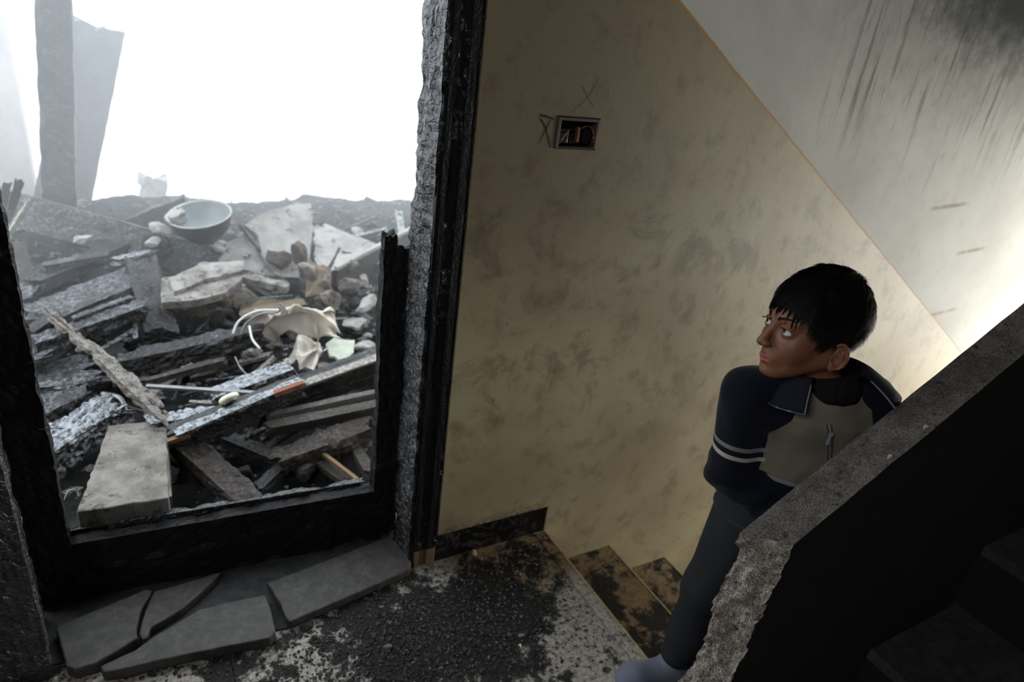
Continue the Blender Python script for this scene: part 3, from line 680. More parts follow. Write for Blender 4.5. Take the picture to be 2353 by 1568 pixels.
# standing things far back
P0 = ony(132, 492, 2.4); P1 = ony(122, -60, 2.4)
o = timber('standing_post', P0 - [0, 0, .1], P1, .135, .09, M['char_ash'], seed=71, relief=.006, res=.02); tag(o, 'tall charred post standing in smoke at the left of the opening', 'post')
P0 = ony(118, 520, 2.9); P1 = ony(222, 60, 3.0)
o = timber('leaning_plank', P0 - [0, 0, .1], P1, .26, .03, M['char_ash'], seed=72, relief=.003, res=.03, wdir=(1, .1, 0)); tag(o, 'wide plank leaning to the right behind the standing post, fading into smoke', 'timber')
P0 = ony(15, 610, .62); P1 = ony(-12, 440, .62)
tag(timber('trim_strip', P0 - [0, 0, .35], P1 + [0, 0, .9], .028, .02, M['white_trim'], seed=73, relief=.0, ragged=.0, res=.05), 'narrow white painted strip seen past the edge of the left stile', 'trim')

# concrete block
def plate(name, pxs, lift, th, mat, label, cat, parent=None, rough=.006, bev=.003, Y=None):
    if Y: y0, y1, k0, k1 = Y; pts = [ony(a, q, y0 + (y1 - y0) * (q - k0) / (k1 - k0)) for a, q in pxs]
    else: pts = [on(a, q, lift) for a, q in pxs]
    A = np.array(pts); c = A.mean(0); nrm = np.linalg.svd(A - c)[2][2]
    if nrm @ (CAM - c) < 0: nrm = -nrm
    P = []
    for a, q in zip(A, np.roll(A, -1, 0)):
        n = max(1, int(np.linalg.norm(q - a) / .02))
        for k in range(n):
            p = a + (q - a) * k / n; p = p - nrm * (nrm @ (p - c)); P.append(p + rough * np.array([vnoise(p * 50), 0, vnoise(p * 50 + 9)]) + rough * np.array([vnoise(p * 18), 0, vnoise(p * 18 + 9)]))
    P = np.array(P); n = len(P); V = np.vstack([P, P - nrm * th])
    ar = sum(np.cross(P[i] - c, P[(i + 1) % n] - c) @ nrm for i in range(n))
    F = [tuple(range(n)), tuple(range(2 * n - 1, n - 1, -1))] + [(i, n + i, n + (i + 1) % n, (i + 1) % n) for i in range(n)]
    if ar < 0: F = [f[::-1] for f in F]
    return tag(bevel(mesh(name, V, F, mat), bev) if bev else mesh(name, V, F, mat), label, cat)
TB = .27
c4 = [onz(250, 978, TB), onz(384, 963, TB), onz(386, 1145, TB - .0), onz(176, 1176, TB)]
blk = empty('concrete_block', c4[3] - [0, 0, .14]); tag(blk, 'grey concrete building block lying on its side just behind the door rail', 'block')
keep(prism('body', [p[:2] for p in c4], TB - .115, TB, M['block'], bev=.004, rough=.004), blk)
q = [c4[0] * .985 + c4[2] * .015, c4[1] * .985 + c4[3] * .015, c4[2] * .985 + c4[0] * .015, c4[3] * .985 + c4[1] * .015]
keep(prism('lower_flange', [p[:2] for p in q], TB - .165, TB - .117, M['block'], bev=.004, rough=.004), blk)
keep(box('metal_strap', c4[2][0] + .004, c4[2][0] + .010, c4[2][1] + .02, c4[1][1] - .02, TB - .12, TB - .012, M['rubble']), blk)

def fragments(name, rows):
    for pxs, lift, th, mt, lab, cat in rows: plate(name, pxs, 0 if type(lift) is tuple else lift, th, M[mt], lab, cat, Y=lift if type(lift) is tuple else None)
fragments('slab_fragment', [
    ([(560, 520), (592, 492), (680, 468), (715, 465), (720, 520), (712, 590), (690, 640), (640, 638), (600, 585), (592, 540)], (1.98, 1.70, 465, 640), .09, 'slab', 'large upright pale plaster slab with a jagged top at the back of the heap', 'slab'),
    ([(525, 560), (560, 535), (592, 552), (598, 590), (650, 640), (560, 625), (500, 600)], (1.95, 1.72, 535, 640), .08, 'slab', 'pale cracked slab piece below and left of the large upright slab', 'slab'),
    ([(370, 695), (372, 640), (470, 610), (560, 620), (665, 650), (660, 662), (560, 640), (520, 672), (450, 690)], .19, .035, 'slabdark', 'flat pale slab speckled with black char in the middle of the heap', 'slab'),
    ([(388, 640), (470, 600), (560, 600), (560, 622), (470, 640), (400, 668)], .215, .03, 'slabdark', 'char-speckled upper ledge of broken screed under the basin', 'slab'),
    ([(722, 520), (742, 512), (868, 562), (862, 582), (790, 640), (748, 628), (722, 600)], .06, .02, 'slab', 'smooth white sheet sloping away at the back right of the heap', 'sheet'),
    ([(520, 640), (560, 655), (620, 700), (660, 720), (600, 740), (545, 720), (530, 680)], (1.62, 1.38, 640, 740), .06, 'rubble', 'beige plaster chunk in the centre of the heap', 'chunk'),
    ([(600, 690), (700, 685), (705, 700), (640, 712), (560, 735), (545, 720)], (1.46, 1.36, 685, 735), .012, 'sheet_dark', 'beige card-like panel standing behind the crumpled sheet', 'panel'),
    ([(750, 790), (770, 775), (815, 780), (812, 810), (790, 832), (755, 820)], .09, .012, 'green', 'flat pale green plaster flake near the right stile', 'plaster flake'),
    ([(775, 838), (800, 822), (806, 832), (785, 848)], .08, .01, 'white_trim', 'small white flake just below the pale green one', 'plaster flake'),
])
# ledge at the back right
A = on(772, 616, .14); B = on(905, 546, .17)
tag(timber('ledge', A, B + (B - A) * .5, .022, .012, M['slab'], seed=80, relief=0, ragged=0, res=.05), 'thin pale ledge running up to the right behind the broken stile', 'ledge')
tag(timber('scorched_board', A - [0, -.03, .13], B + (B - A) * .5 - [0, -.03, .13], .2, .03, M['char_brown'], seed=81, wdir=(0, 0, 1), relief=.002, res=.03), 'brown scorched board under the pale ledge at the back right', 'timber')
# wall fragment
A = ony(350, 530, 3.4); o = timber('wall_fragment', A - [0, 0, .15], ony(352, 412, 3.4), .165, .10, M['slab'], seed=82, wdir=(1, 0, 0), relief=.01, ragged=.05, res=.02, cl=.12, ca=.08, chips=.03)
tag(o, 'pale ragged piece of wall standing alone in the smoke left of the basin', 'wall fragment')

# basin
bc = on(462, 506, .29); bs = empty('basin', bc); tag(bs, 'round enamel basin tilted on top of the heap', 'basin')
def lathe(name, prof, mat, n=40, parent=None, smooth=True, mtx=None):
    V = [(r * math.cos(2 * math.pi * i / n), r * math.sin(2 * math.pi * i / n), z) for i in range(n) for r, z in prof]
    k = len(prof); F = [(i * k + j, ((i + 1) % n) * k + j, ((i + 1) % n) * k + j + 1, i * k + j + 1) for i in range(n) for j in range(k - 1)]
    if mtx is not None: V = [tuple(mtx @ Vector(v)) for v in V]
    return mesh(name, V, F, mat, smooth, parent)
mt = Matrix.Rotation(math.radians(10), 4, 'X') @ Matrix.Rotation(math.radians(-9), 4, 'Y')
sc = .135
lathe('bowl', [(.0, -.085), (.07, -.085), (.11, -.045), (.130, .0), (.134, .03)], M['dark_enamel'], 48, bs, mtx=mt)
lathe('lining', [(.132, .029), (.126, .0), (.105, -.042), (.066, -.079), (.0, -.079)], M['enamel'], 48, bs, mtx=mt)
lathe('rim', [(.129, .028), (.133, .034), (.139, .034), (.140, .029), (.134, .027)], M['slab'], 48, bs, mtx=mt)

# crumpled sheets
def crumple(name, corners, mat, label, cat, amp=.03, n=36, seed=0, arch=.05, parent=None, fr=5, th=.0015):
    A, B, C_, D = [np.array(c, float) for c in corners]
    u, v = np.meshgrid(np.linspace(0, 1, n), np.linspace(0, 1, n), indexing='ij')
    P = (A * (1 - u)[..., None] + B * u[..., None]) * (1 - v)[..., None] + (D * (1 - u)[..., None] + C_ * u[..., None]) * v[..., None]
    q = np.stack([u * fr, v * fr, u * 0 + seed], -1)
    P[..., 2] += arch * np.sin(np.pi * u) * np.sin(np.pi * np.clip(v + .1, 0, 1)) + amp * (np.abs(vnoise(q, seed)) * 2 - .6) + amp * .4 * np.abs(vnoise(q * 2.3, seed + 3))
    P[..., 0] += amp * vnoise(q * 1.1, seed + 1); P[..., 1] += amp * vnoise(q * 1.1, seed + 2)
    o = mesh(name, P.reshape(-1, 3), np.array(grid_faces(n, n)), mat, True, parent)
    s = o.modifiers.new('s', 'SOLIDIFY'); s.thickness = th
    return tag(o, label, cat)
crumple('crumpled_sheet', [on(620, 770, .12), on(785, 800, .10), on(775, 725, .20), on(640, 705, .28)], M['sheet'], 'large crumpled pale metal sheet with scorched folds in the middle right of the heap', 'sheet', .027, n=44, seed=3, arch=.085, fr=3.4)
crumple('crumpled_sheet', [on(560, 800, .06), on(640, 790, .05), on(635, 715, .20), on(585, 720, .20)], M['sheet'], 'curved dull scoop-shaped sheet left of the large crumpled one', 'sheet', .015, seed=5, arch=.05, fr=2)
crumple('crumpled_sheet', [on(655, 830, .05), on(700, 870, .04), on(752, 815, .12), on(700, 770, .12)], M['sheet'], 'wavy beige sheet hanging below the large crumpled one', 'sheet', .03, seed=7, arch=.03, fr=3)
crumple('burnt_card', [on(430, 740, .05), on(500, 735, .05), on(540, 680, .12), on(470, 690, .12)], M['sheet_dark'], 'curled scorched card left of the beige panel', 'card', .02, seed=9, fr=4)
crumple('burnt_card', [on(460, 790, .03), on(560, 770, .03), on(545, 720, .10), on(470, 735, .10)], M['rubble_dark'], 'dark curled layers of burnt material above the long black log', 'burnt layers', .03, seed=11, fr=6)
crumple('burnt_card', [on(700, 690, .06), on(760, 700, .06), on(765, 620, .2), on(700, 600, .22)], M['sheet_dark'], 'brown folded layer standing beside the right end of the big slab', 'burnt layers', .014, seed=13, fr=2.6)
crumple('burnt_card', [on(400, 1120, .03), on(470, 1130, .03), on(500, 1085, .06), on(420, 1050, .10)], M['rubble_dark'], 'dark bent sheet lying right of the concrete block', 'sheet', .015, seed=15, fr=3)
crumple('burnt_card', [on(660, 790, .03), on(740, 780, .03), on(735, 745, .09), on(655, 745, .09)], M['rubble_brown'], 'reddish brown scorched layer under the large crumpled sheet', 'burnt layers', .02, seed=17, fr=4)
def cable(px, r, mat, label, nm='cable', n=24):
    return tag(tube(nm, spline([on(a, b, l) for a, b, l in px], n), r, M[mat], n=6), label, nm.split('_')[-1])
cable([(532, 782, .14), (548, 740, .2), (590, 716, .24), (640, 713, .22)], .0055, 'white_trim', 'pale curved rim of cable arching left of the crumpled sheet')
cable([(548, 785, .14), (565, 745, .2), (600, 722, .24), (636, 718, .22)], .004, 'metal', 'thin metal band arching just inside the pale curved cable', 'metal_band')
cable([(573, 750, .2), (580, 780, .18), (597, 802, .16)], .0045, 'white_trim', 'short pale curved cable end hanging over the long black log')
cable([(540, 820, .12), (552, 845, .1), (568, 862, .1)], .003, 'metal', 'short thin wire curl below the long black log', 'thin_wire')
cable([(148, 1150, .12), (160, 1128, .15), (176, 1130, .14), (182, 1142, .13)], .003, 'metal', 'bent pale wire standing between the left stile and the concrete block', 'bent_wire')
cable([(235, 905, .12), (275, 915, .14), (288, 945, .12), (283, 965, .1)], .008, 'metal', 'curved steel rim of a burnt can behind the cracked silver log', 'can_rim')
cable([(630, 1160, .06), (636, 1138, .08), (652, 1140, .07), (658, 1155, .06)], .002, 'metal', 'tiny bent wire hoop behind the bottom rail', 'wire_hoop')
# round caps
for i, (px, py, r, lb) in enumerate(((525, 914, .034, 'round ivory cap lying on the ash-topped board, larger of two'), (508, 942, .013, 'small round ivory cap beside the larger one'))):
    c = on(px, py, .262 if i == 0 else .235); e = empty('round_cap', c); tag(e, lb, 'cap')
    mtx = Matrix.Rotation(math.radians(-38), 4, 'X') @ Matrix.Rotation(math.radians(-18), 4, 'Y')
    lathe('cap_body', [(0, .3 * r), (.6 * r, .28 * r), (.92 * r, .12 * r), (r, -.1 * r), (.95 * r, -.25 * r), (.7 * r, -.35 * r), (0, -.38 * r)], M['white_cap'], 28, e, mtx=mtx)
    lathe('cap_ring', [(.66 * r, -.34 * r), (.72 * r, -.5 * r), (.6 * r, -.52 * r), (.5 * r, -.4 * r)], M['metal'], 28, e, mtx=mtx)

# lumps of rubble
def chunk_mesh(seed, nm, mat, k=14, smooth=False):
    th, ph = np.meshgrid(np.linspace(0, np.pi, k), np.linspace(0, 2 * np.pi, k * 2, endpoint=False), indexing='ij')
    D = np.stack([np.sin(th) * np.cos(ph), np.sin(th) * np.sin(ph), np.cos(th)], -1)
    r = 1 / (np.abs(D) ** 4).sum(-1) ** .25
    rs = np.random.RandomState(seed)
    for _ in range(7):
        n = rs.normal(size=3); n /= np.linalg.norm(n); d = rs.uniform(.55, .9); dn = D @ n
        r = np.where(dn > .05, np.minimum(r, d / np.maximum(dn, .05)), r)
    r = r * (1 + .09 * fbm(D * 2.2 + seed, 4, seed)); V = (D * r[..., None]).reshape(-1, 3); K = 2 * k; F = []
    for i in range(k - 1):
        for j in range(K): F.append((i * K + j, (i + 1) * K + j, (i + 1) * K + (j + 1) % K, i * K + (j + 1) % K))
    me = bpy.data.meshes.new(nm); me.from_pydata([tuple(v) for v in V], [], F); me.materials.append(mat); me.validate(); return me
def chunk(name, loc, size, mat, seed, label, cat='rubble', group=None, me=None, k=14):
    o = bpy.data.objects.new(name, me or chunk_mesh(seed, name, M[mat], k)); COL.objects.link(o); o.location = loc; o.scale = size
    o.rotation_euler = (RNG.uniform(-.5, .5), RNG.uniform(-.5, .5), RNG.uniform(0, 6.3)); return tag(o, label, cat, group)
for i, (px, py, l, s, mt_, lb) in enumerate([
    (765, 690, .10, (.05, .045, .05), 'rubble', 'squarish grey rubble lump right of the crumpled sheet'),
    (800, 655, .08, (.05, .05, .04), 'rubble', 'grey lump under the scorched ledge board'),
    (745, 655, .13, (.04, .04, .06), 'rubble', 'tall pale lump between the big slab and the ledge'),
    (730, 720, .08, (.05, .05, .045), 'rubble_dark', 'dark lump touching the top of the crumpled sheet'),
    (815, 745, .03, (.06, .04, .03), 'slab', 'flat pale ash-white lump above the green flake'),
    (835, 795, .03, (.05, .04, .025), 'slab', 'pale lump between the green flake and the right stile'),
    (838, 700, .04, (.06, .05, .03), 'slab', 'pale lump close to the right stile below the ledge'),
    (810, 610, .12, (.03, .03, .03), 'rubble', 'small grey lump on the front edge of the ledge'),
    (690, 590, .2, (.04, .05, .07), 'rubble_brown', 'brown lump at the right foot of the big slab'),
    (710, 630, .16, (.05, .05, .06), 'rubble', 'grey lump in front of the right foot of the big slab'),
    (400, 500, .28, (.05, .05, .04), 'slab', 'white lump in the smoke under the basin, nearest its left side'),
    (370, 530, .2, (.045, .04, .05), 'slab', 'white lump below the smoky square beam end'),
    (500, 570, .17, (.04, .04, .02), 'slab', 'small pale lump in front of the basin'),
    (350, 555, .2, (.03, .03, .02), 'slab', 'small pale lump on the long smoky beam'),
    (190, 550, .2, (.04, .03, .02), 'slab', 'pale lump caught under the long smoky beam near the post'),
    (460, 690, .09, (.06, .05, .04), 'rubble_brown', 'brown lump left of the beige panel'),
    (500, 700, .10, (.05, .04, .04), 'rubble_brown', 'brown lump touching the beige panel'),
    (420, 800, .04, (.03, .03, .02), 'rubble', 'small pale lump above the left part of the long black log'),
    (455, 805, .04, (.02, .02, .015), 'slab', 'tiny white lump above the long black log'),
    (700, 860, .05, (.04, .03, .03), 'rubble_dark', 'dark lump under the wavy beige sheet'),
    (745, 845, .05, (.04, .03, .03), 'rubble', 'pinkish grey lump behind the wide black board'),
    (210, 780, .05, (.04, .04, .03), 'rubble_dark', 'black lump below the joist with the orange end'),
    (228, 762, .13, (.012, .012, .01), 'white_cap', 'tiny yellowish lump below the left joist'),
    (260, 820, .05, (.05, .05, .04), 'rubble_dark', 'black lump right of the long thin lath'),
    (520, 820, .05, (.05, .04, .03), 'rubble_dark', 'black lump below the middle of the long black log'),
    (430, 1050, .05, (.05, .06, .04), 'rubble_dark', 'dark lump in the shade right of the concrete block'),
    (560, 1090, .03, (.04, .04, .03), 'rubble_dark', 'dark lump under the sloping charred plank'),
    (700, 1080, .03, (.04, .05, .03), 'rubble_dark', 'dark lump behind the right part of the bottom rail'),
    (360, 560, .16, (.07, .05, .05), 'rubble_dark', 'large dark lump under the long smoky beam'),
    (230, 640, .05, (.08, .05, .05), 'rubble_dark', 'black lump just above the widest charred plank'),
    (640, 600, .1, (.08, .06, .06), 'rubble_brown', 'brown lump filling the gap under the big slab'),
    (590, 760, .05, (.05, .05, .05), 'rubble_dark', 'black lump behind the long black log near the curved cable'),
]): chunk('rubble_lump', on(px, py, l), s, mt_, 100 + i, lb)
def where2(x, y): return ('at the near ', 'halfway up the ', 'high on the ')[int(y > 1.0) + int(y > 1.8)] + ('left side', 'middle', 'right side')[int(x > .15 * y) + int(x > .6 * y)]
cm = [chunk_mesh(200 + i, 'rubble_fragment', M[['rubble', 'rubble_dark', 'rubble_dark', 'rubble_brown', 'slab', 'rubble_dark'][i % 6]], 7) for i in range(12)]
rr = np.random.RandomState(3)
for i in range(240):
    x = rr.uniform(-.7, 2.0); y = .42 + 1.95 * rr.uniform() ** .8
    if -.25 < x < .05 and y < .75: continue
    s = rr.uniform(.010, .035) * (1 + y * .25)
    d = cm[rr.randint(12)] if y < 1.6 else cm[[0, 4, 3, 6, 10, 9, 1][rr.randint(7)]]
    q = {'rubble': 'grey', 'rubble_dark': 'sooty', 'rubble_brown': 'brown', 'slab': 'pale'}[[k for k in ('rubble', 'rubble_dark', 'rubble_brown', 'slab') if M[k] == d.materials[0]][0]]
    o = chunk('rubble_fragment', (x, y, mound_z(y) + rr.uniform(-.02, .035)), (s, s * rr.uniform(.5, 1), s * rr.uniform(.4, .8)), None, 0, 'small %s rubble fragment lying %s of the burnt heap' % (q, where2(x, y)), 'rubble', '%s fragments %s of the heap' % (q, where2(x, y)), me=d)
spl = []
for i in range(8):
    o = timber('wood_splinter', (0, 0, -.5), (0, 0, .5), .12, .07, M[['char', 'char_ash', 'char_brown', 'char', 'char_ash', 'grey_wood', 'char', 'char_white'][i]], seed=300 + i, relief=.012, cl=.2, ca=.05, res=.04, ragged=.12); spl.append(o)
def where(x, y): return ('in the near ', 'in the middle ', 'in the far ')[int(y > 1.0) + int(y > 1.8)] + ('left part', 'centre', 'right part')[int(x > .15 * y) + int(x > .6 * y)]
for i in range(150):
    x = rr.uniform(-.7, 1.9); y = .40 + 1.95 * rr.uniform() ** .8
    if -.25 < x < .05 and y < .75: continue
    src = spl[i % 8]
    o = src if i < 8 else src.copy()
    if i >= 8: COL.objects.link(o)
    L = rr.uniform(.07, .28) * (1 + .2 * y); w = rr.uniform(.25, .5) * L / .28 * 1.0
    o.location = (x, y, mound_z(y) + rr.uniform(.0, .055)); o.scale = (w * .6, w * .6, L)
    o.rotation_euler = (math.pi / 2 + rr.uniform(-.35, .35), rr.uniform(-.3, .3), rr.uniform(0, 6.3))
    q = ['black', 'ash-grey', 'brownish', 'dull black', 'grey', 'weathered', 'jet black', 'ash-white'][i % 8]; w_ = where(x, y)
    tag(o, 'short %s wood splinter lying %s of the burnt heap' % (q, w_), 'splinter', '%s splinters %s of the heap' % (q, w_))

# smoke hanging over the burnt room
def smoke(name, dens, lab, *a):
    N = NT(name); N.t.nodes.remove(N.b); v = N.n('ShaderNodeVolumeScatter'); v.inputs['Color'].default_value = (.93, .965, 1, 1); v.inputs['Density'].default_value = dens
    v.inputs['Anisotropy'].default_value = .2
    N.t.links.new(v.outputs[0], N.t.nodes['Material Output'].inputs['Volume'])
    tag(box('smoke', *a, N.m), lab, 'smoke', kind='stuff')
smoke('thin_smoke', .19, 'thin white smoke drifting over the burnt room', -2.2, 5.5, 1.25, 9.0, -3.0, 3.3)
smoke('dense_smoke', .15, 'denser white smoke behind the heap', -2.1, 5.4, 2.15, 6.5, -2.9, 3.2)

# ------------------------------------------------------------------ broken sill stones on the landing
def sillstone(pxs, z, label, low=.006, name='broken_sill'):
    pts = [onz(a, b, z)[:2] for a, b in pxs]
    o = prism(name, pts, low, z, M['broken_tile'], bev=.004, rough=.0015); return tag(o, label, 'stone slab')
sillstone([(127, 1441), (334, 1354), (350, 1357), (322, 1404), (314, 1445), (316, 1466), (217, 1525), (170, 1538), (152, 1530)], .042, 'leftmost of the broken grey sill stones on the landing, square cut at its outer end')
sillstone([(355, 1359), (508, 1314), (487, 1339), (416, 1400), (372, 1427), (344, 1443), (340, 1466), (327, 1470), (320, 1455), (332, 1404)], .036, 'small pointed wedge of sill stone between the leftmost piece and the long tapering one')
sillstone([(229, 1531), (311, 1494), (354, 1462), (459, 1400), (522, 1384), (610, 1366), (620, 1396), (633, 1452), (620, 1466), (510, 1488), (393, 1511), (283, 1538), (236, 1545)], .040, 'long tapering sill stone with a rounded front edge lying nearest the viewer')
sillstone([(613, 1339), (721, 1299), (897, 1231), (913, 1247), (945, 1290), (943, 1308), (795, 1374), (666, 1429), (657, 1420), (645, 1388)], .034, 'longest rectangular sill stone, sooty, lying against the foot of the door frame')
q = prism('sill_bed', [onz(a, b, 0)[:2] for a, b in ((110, 1500), (300, 1560), (700, 1430), (940, 1320), (900, 1255), (520, 1330), (130, 1440))], -.002, .0045, M['rubble_dark'], bev=0, rough=.006)
tag(q, 'sooty mortar bed under the broken sill stones', 'mortar', kind='stuff')

# charcoal crumbs lying on the landing and the steps
def crumbs(name, n, sampler, smin, smax, mat, label, seed):
    r = np.random.RandomState(seed); base = np.array([(1, 0, 0), (-1, 0, 0), (0, 1, 0), (0, -1, 0), (0, 0, 1), (0, 0, -1)], float)
    fc = np.array([(0, 2, 4), (2, 1, 4), (1, 3, 4), (3, 0, 4), (2, 0, 5), (1, 2, 5), (3, 1, 5), (0, 3, 5)])
    P = np.array([sampler(r) for _ in range(n)]); s = smin + (smax - smin) * r.rand(n) ** 3
    V = base[None] * (s[:, None, None] * r.uniform(.5, 1.1, (n, 6, 1))) * np.array([1, 1, .6])
    a = r.uniform(0, 6.28, n); ca_, sa_ = np.cos(a), np.sin(a)
    V = np.stack([V[..., 0] * ca_[:, None] - V[..., 1] * sa_[:, None], V[..., 0] * sa_[:, None] + V[..., 1] * ca_[:, None], V[..., 2]], -1)
    V = V + P[:, None] + np.array([0, 0, 1]) * (s * .35)[:, None, None]
    F_ = (fc[None] + (np.arange(n) * 6)[:, None, None]).reshape(-1, 3)
    return tag(mesh(name, V.reshape(-1, 3), F_, mat), label, 'debris', kind='stuff')
def s_land(r):
    while True:
        x, y = r.normal(.58, .26), r.normal(-.26, .13)
        if r.rand() < .25: x, y = r.uniform(-.3, 1.1), r.uniform(-.5, .0)
        if -.9 < x < 1.08 and -.7 < y < -.02: break
    return (x, y, 0)
def s_step(r):
    i = r.randint(3); x = 1.14 + i * RUN + (RUN - .03) * r.rand(); y = -.02 - .45 * r.rand() ** 2
    return (x, y, -(i + 1) * RISE)
M['coal'] = char_mat('charcoal_crumb', amount=.15, ash=(.3, .3, .32, 1), rough=.3)
def s_heap(r):
    x, y = r.uniform(-.8, 2.2), .34 + 2.3 * r.rand() ** .9
    return (x, y, mound_z(y) - .01 + r.uniform(0, .03))
crumbs('char_flakes', 3200, s_heap, .006, .035, M['char_ash'], 'small burnt flakes covering the heap between the timbers', 11)
crumbs('plaster_crumbs', 1100, s_heap, .004, .022, M['rubble'], 'small plaster crumbs sprinkled over the burnt heap', 12)
crumbs('charcoal_crumbs', 9500, s_land, .0010, .0085, M['coal'], 'black charcoal crumbs strewn over the middle of the landing', 1)
crumbs('grit', 700, s_land, .001, .006, M['rubble'], 'pale grit scattered among the charcoal on the landing', 2)
crumbs('step_crumbs', 500, s_step, .0012, .006, M['coal'], 'black crumbs on the upper treads next to the wall', 3)
for i, (px, py, s, mt_, lb) in enumerate([(1088, 1273, .016, 'raw_wood', 'tan crumb of plaster lying at the foot of the dark skirting'), (1104, 1282, .010, 'block', 'small grey crumb right beside the tan one by the skirting'),
        (1197, 1461, .011, 'block', 'small pale grey flake on the charcoal in the middle of the landing'), (1170, 1458, .008, 'rust', 'small reddish crumb left of the pale grey flake'),
        (893, 1486, .014, 'block', 'flat grey chip on the charcoal below the longest sill stone'), (700, 1440, .022, 'rubble_dark', 'thin dark flake at the lower edge of the longest sill stone'), (1195, 1484, .006, 'white_cap', 'tiny white crumb below the pale grey flake')]):
    c = onz(px, py, .004); c[2] = s * .3; chunk('floor_crumb', c, (s, s * .8, s * .45), mt_, 400 + i, lb, 'crumb', k=8)

# ------------------------------------------------------------------ the boy: distance fields meshed with surface nets
class G:
    def __init__(s, lo, hi, h):
        s.lo = np.array(lo, float); s.h = h; s.n = np.ceil((np.array(hi) - s.lo) / h).astype(int) + 1
        ax = [s.lo[i] + h * np.arange(s.n[i]) for i in range(3)]
        s.P = np.stack(np.meshgrid(*ax, indexing='ij'), -1).astype(np.float32)
    def nets(s, F):
        n = s.n; ins = F < 0
        c = [(i, j, k) for i in (0, 1) for j in (0, 1) for k in (0, 1)]
        sl = lambda A, o: A[o[0]:n[0] - 1 + o[0], o[1]:n[1] - 1 + o[1], o[2]:n[2] - 1 + o[2]]
        cnt = sum(sl(ins, o).astype(np.int8) for o in c); act = (cnt > 0) & (cnt < 8)
        I = np.argwhere(act); idx = -np.ones(act.shape, np.int64); idx[act] = np.arange(len(I))
        vals = np.stack([F[I[:, 0] + o[0], I[:, 1] + o[1], I[:, 2] + o[2]] for o in c], 1)
        acc = np.zeros((len(I), 3)); w = np.zeros(len(I)); ca = np.array(c, float)
        for a in range(8):
            for b in range(a + 1, 8):
                if np.abs(ca[a] - ca[b]).sum() != 1: continue
                fa, fb = vals[:, a], vals[:, b]; m_ = (fa < 0) != (fb < 0)
                t = np.where(m_, fa / np.where(m_, fa - fb, 1), 0)
                acc += np.where(m_[:, None], ca[a] + (ca[b] - ca[a]) * t[:, None], 0); w += m_
        V = s.lo + (I + acc / w[:, None]) * s.h; Q = []
        for ax in range(3):
            u, v = (ax + 1) % 3, (ax + 2) % 3
            sa = [slice(1, n[i] - 1) for i in range(3)]; sa[ax] = slice(0, n[ax] - 1); sb = list(sa); sb[ax] = slice(1, n[ax])
            A = ins[tuple(sa)]; B = ins[tuple(sb)]; E = np.argwhere(A != B)
            off = np.array([1, 1, 1]); off[ax] = 0; base = E + off
            fl = A[tuple(E.T)]
            du = np.zeros(3, int); du[u] = 1; dv = np.zeros(3, int); dv[v] = 1
            q = np.stack([idx[tuple((base - du - dv).T)], idx[tuple((base - dv).T)], idx[tuple(base.T)], idx[tuple((base - du).T)]], 1)
            q[~fl] = q[~fl][:, ::-1]; Q.append(q)
        return V, np.concatenate(Q)
def ell(P, c, r, R=None):
    q = P - np.array(c, np.float32)
    if R is not None: q = q @ np.array(R, np.float32)
    k = np.sqrt(((q / np.array(r, np.float32)) ** 2).sum(-1)); k2 = np.sqrt(((q / np.array(r, np.float32) ** 2) ** 2).sum(-1)) + 1e-9
    return k * (k - 1) / k2
def cap(P, a, b, ra, rb=None, sq=None):
    rb = ra if rb is None else rb; a = np.array(a, np.float32); b = np.array(b, np.float32); d = b - a
    t = np.clip(((P - a) @ d) / (d @ d + 1e-12), 0, 1); q = P - a - t[..., None] * d
    return np.sqrt((q ** 2).sum(-1)) - (ra + (rb - ra) * t)
def su_(a, b, k):
    h = np.clip(.5 + .5 * (b - a) / k, 0, 1); return b + (a - b) * h - k * h * (1 - h)
def ss_(a, b, k):                                   # a minus b
    h = np.clip(.5 - .5 * (a + b) / k, 0, 1); return a + (-b - a) * h + k * h * (1 - h)
def sfb(P, f, o=3, s=0): return fbm(np.asarray(P, float) * f, o, s)

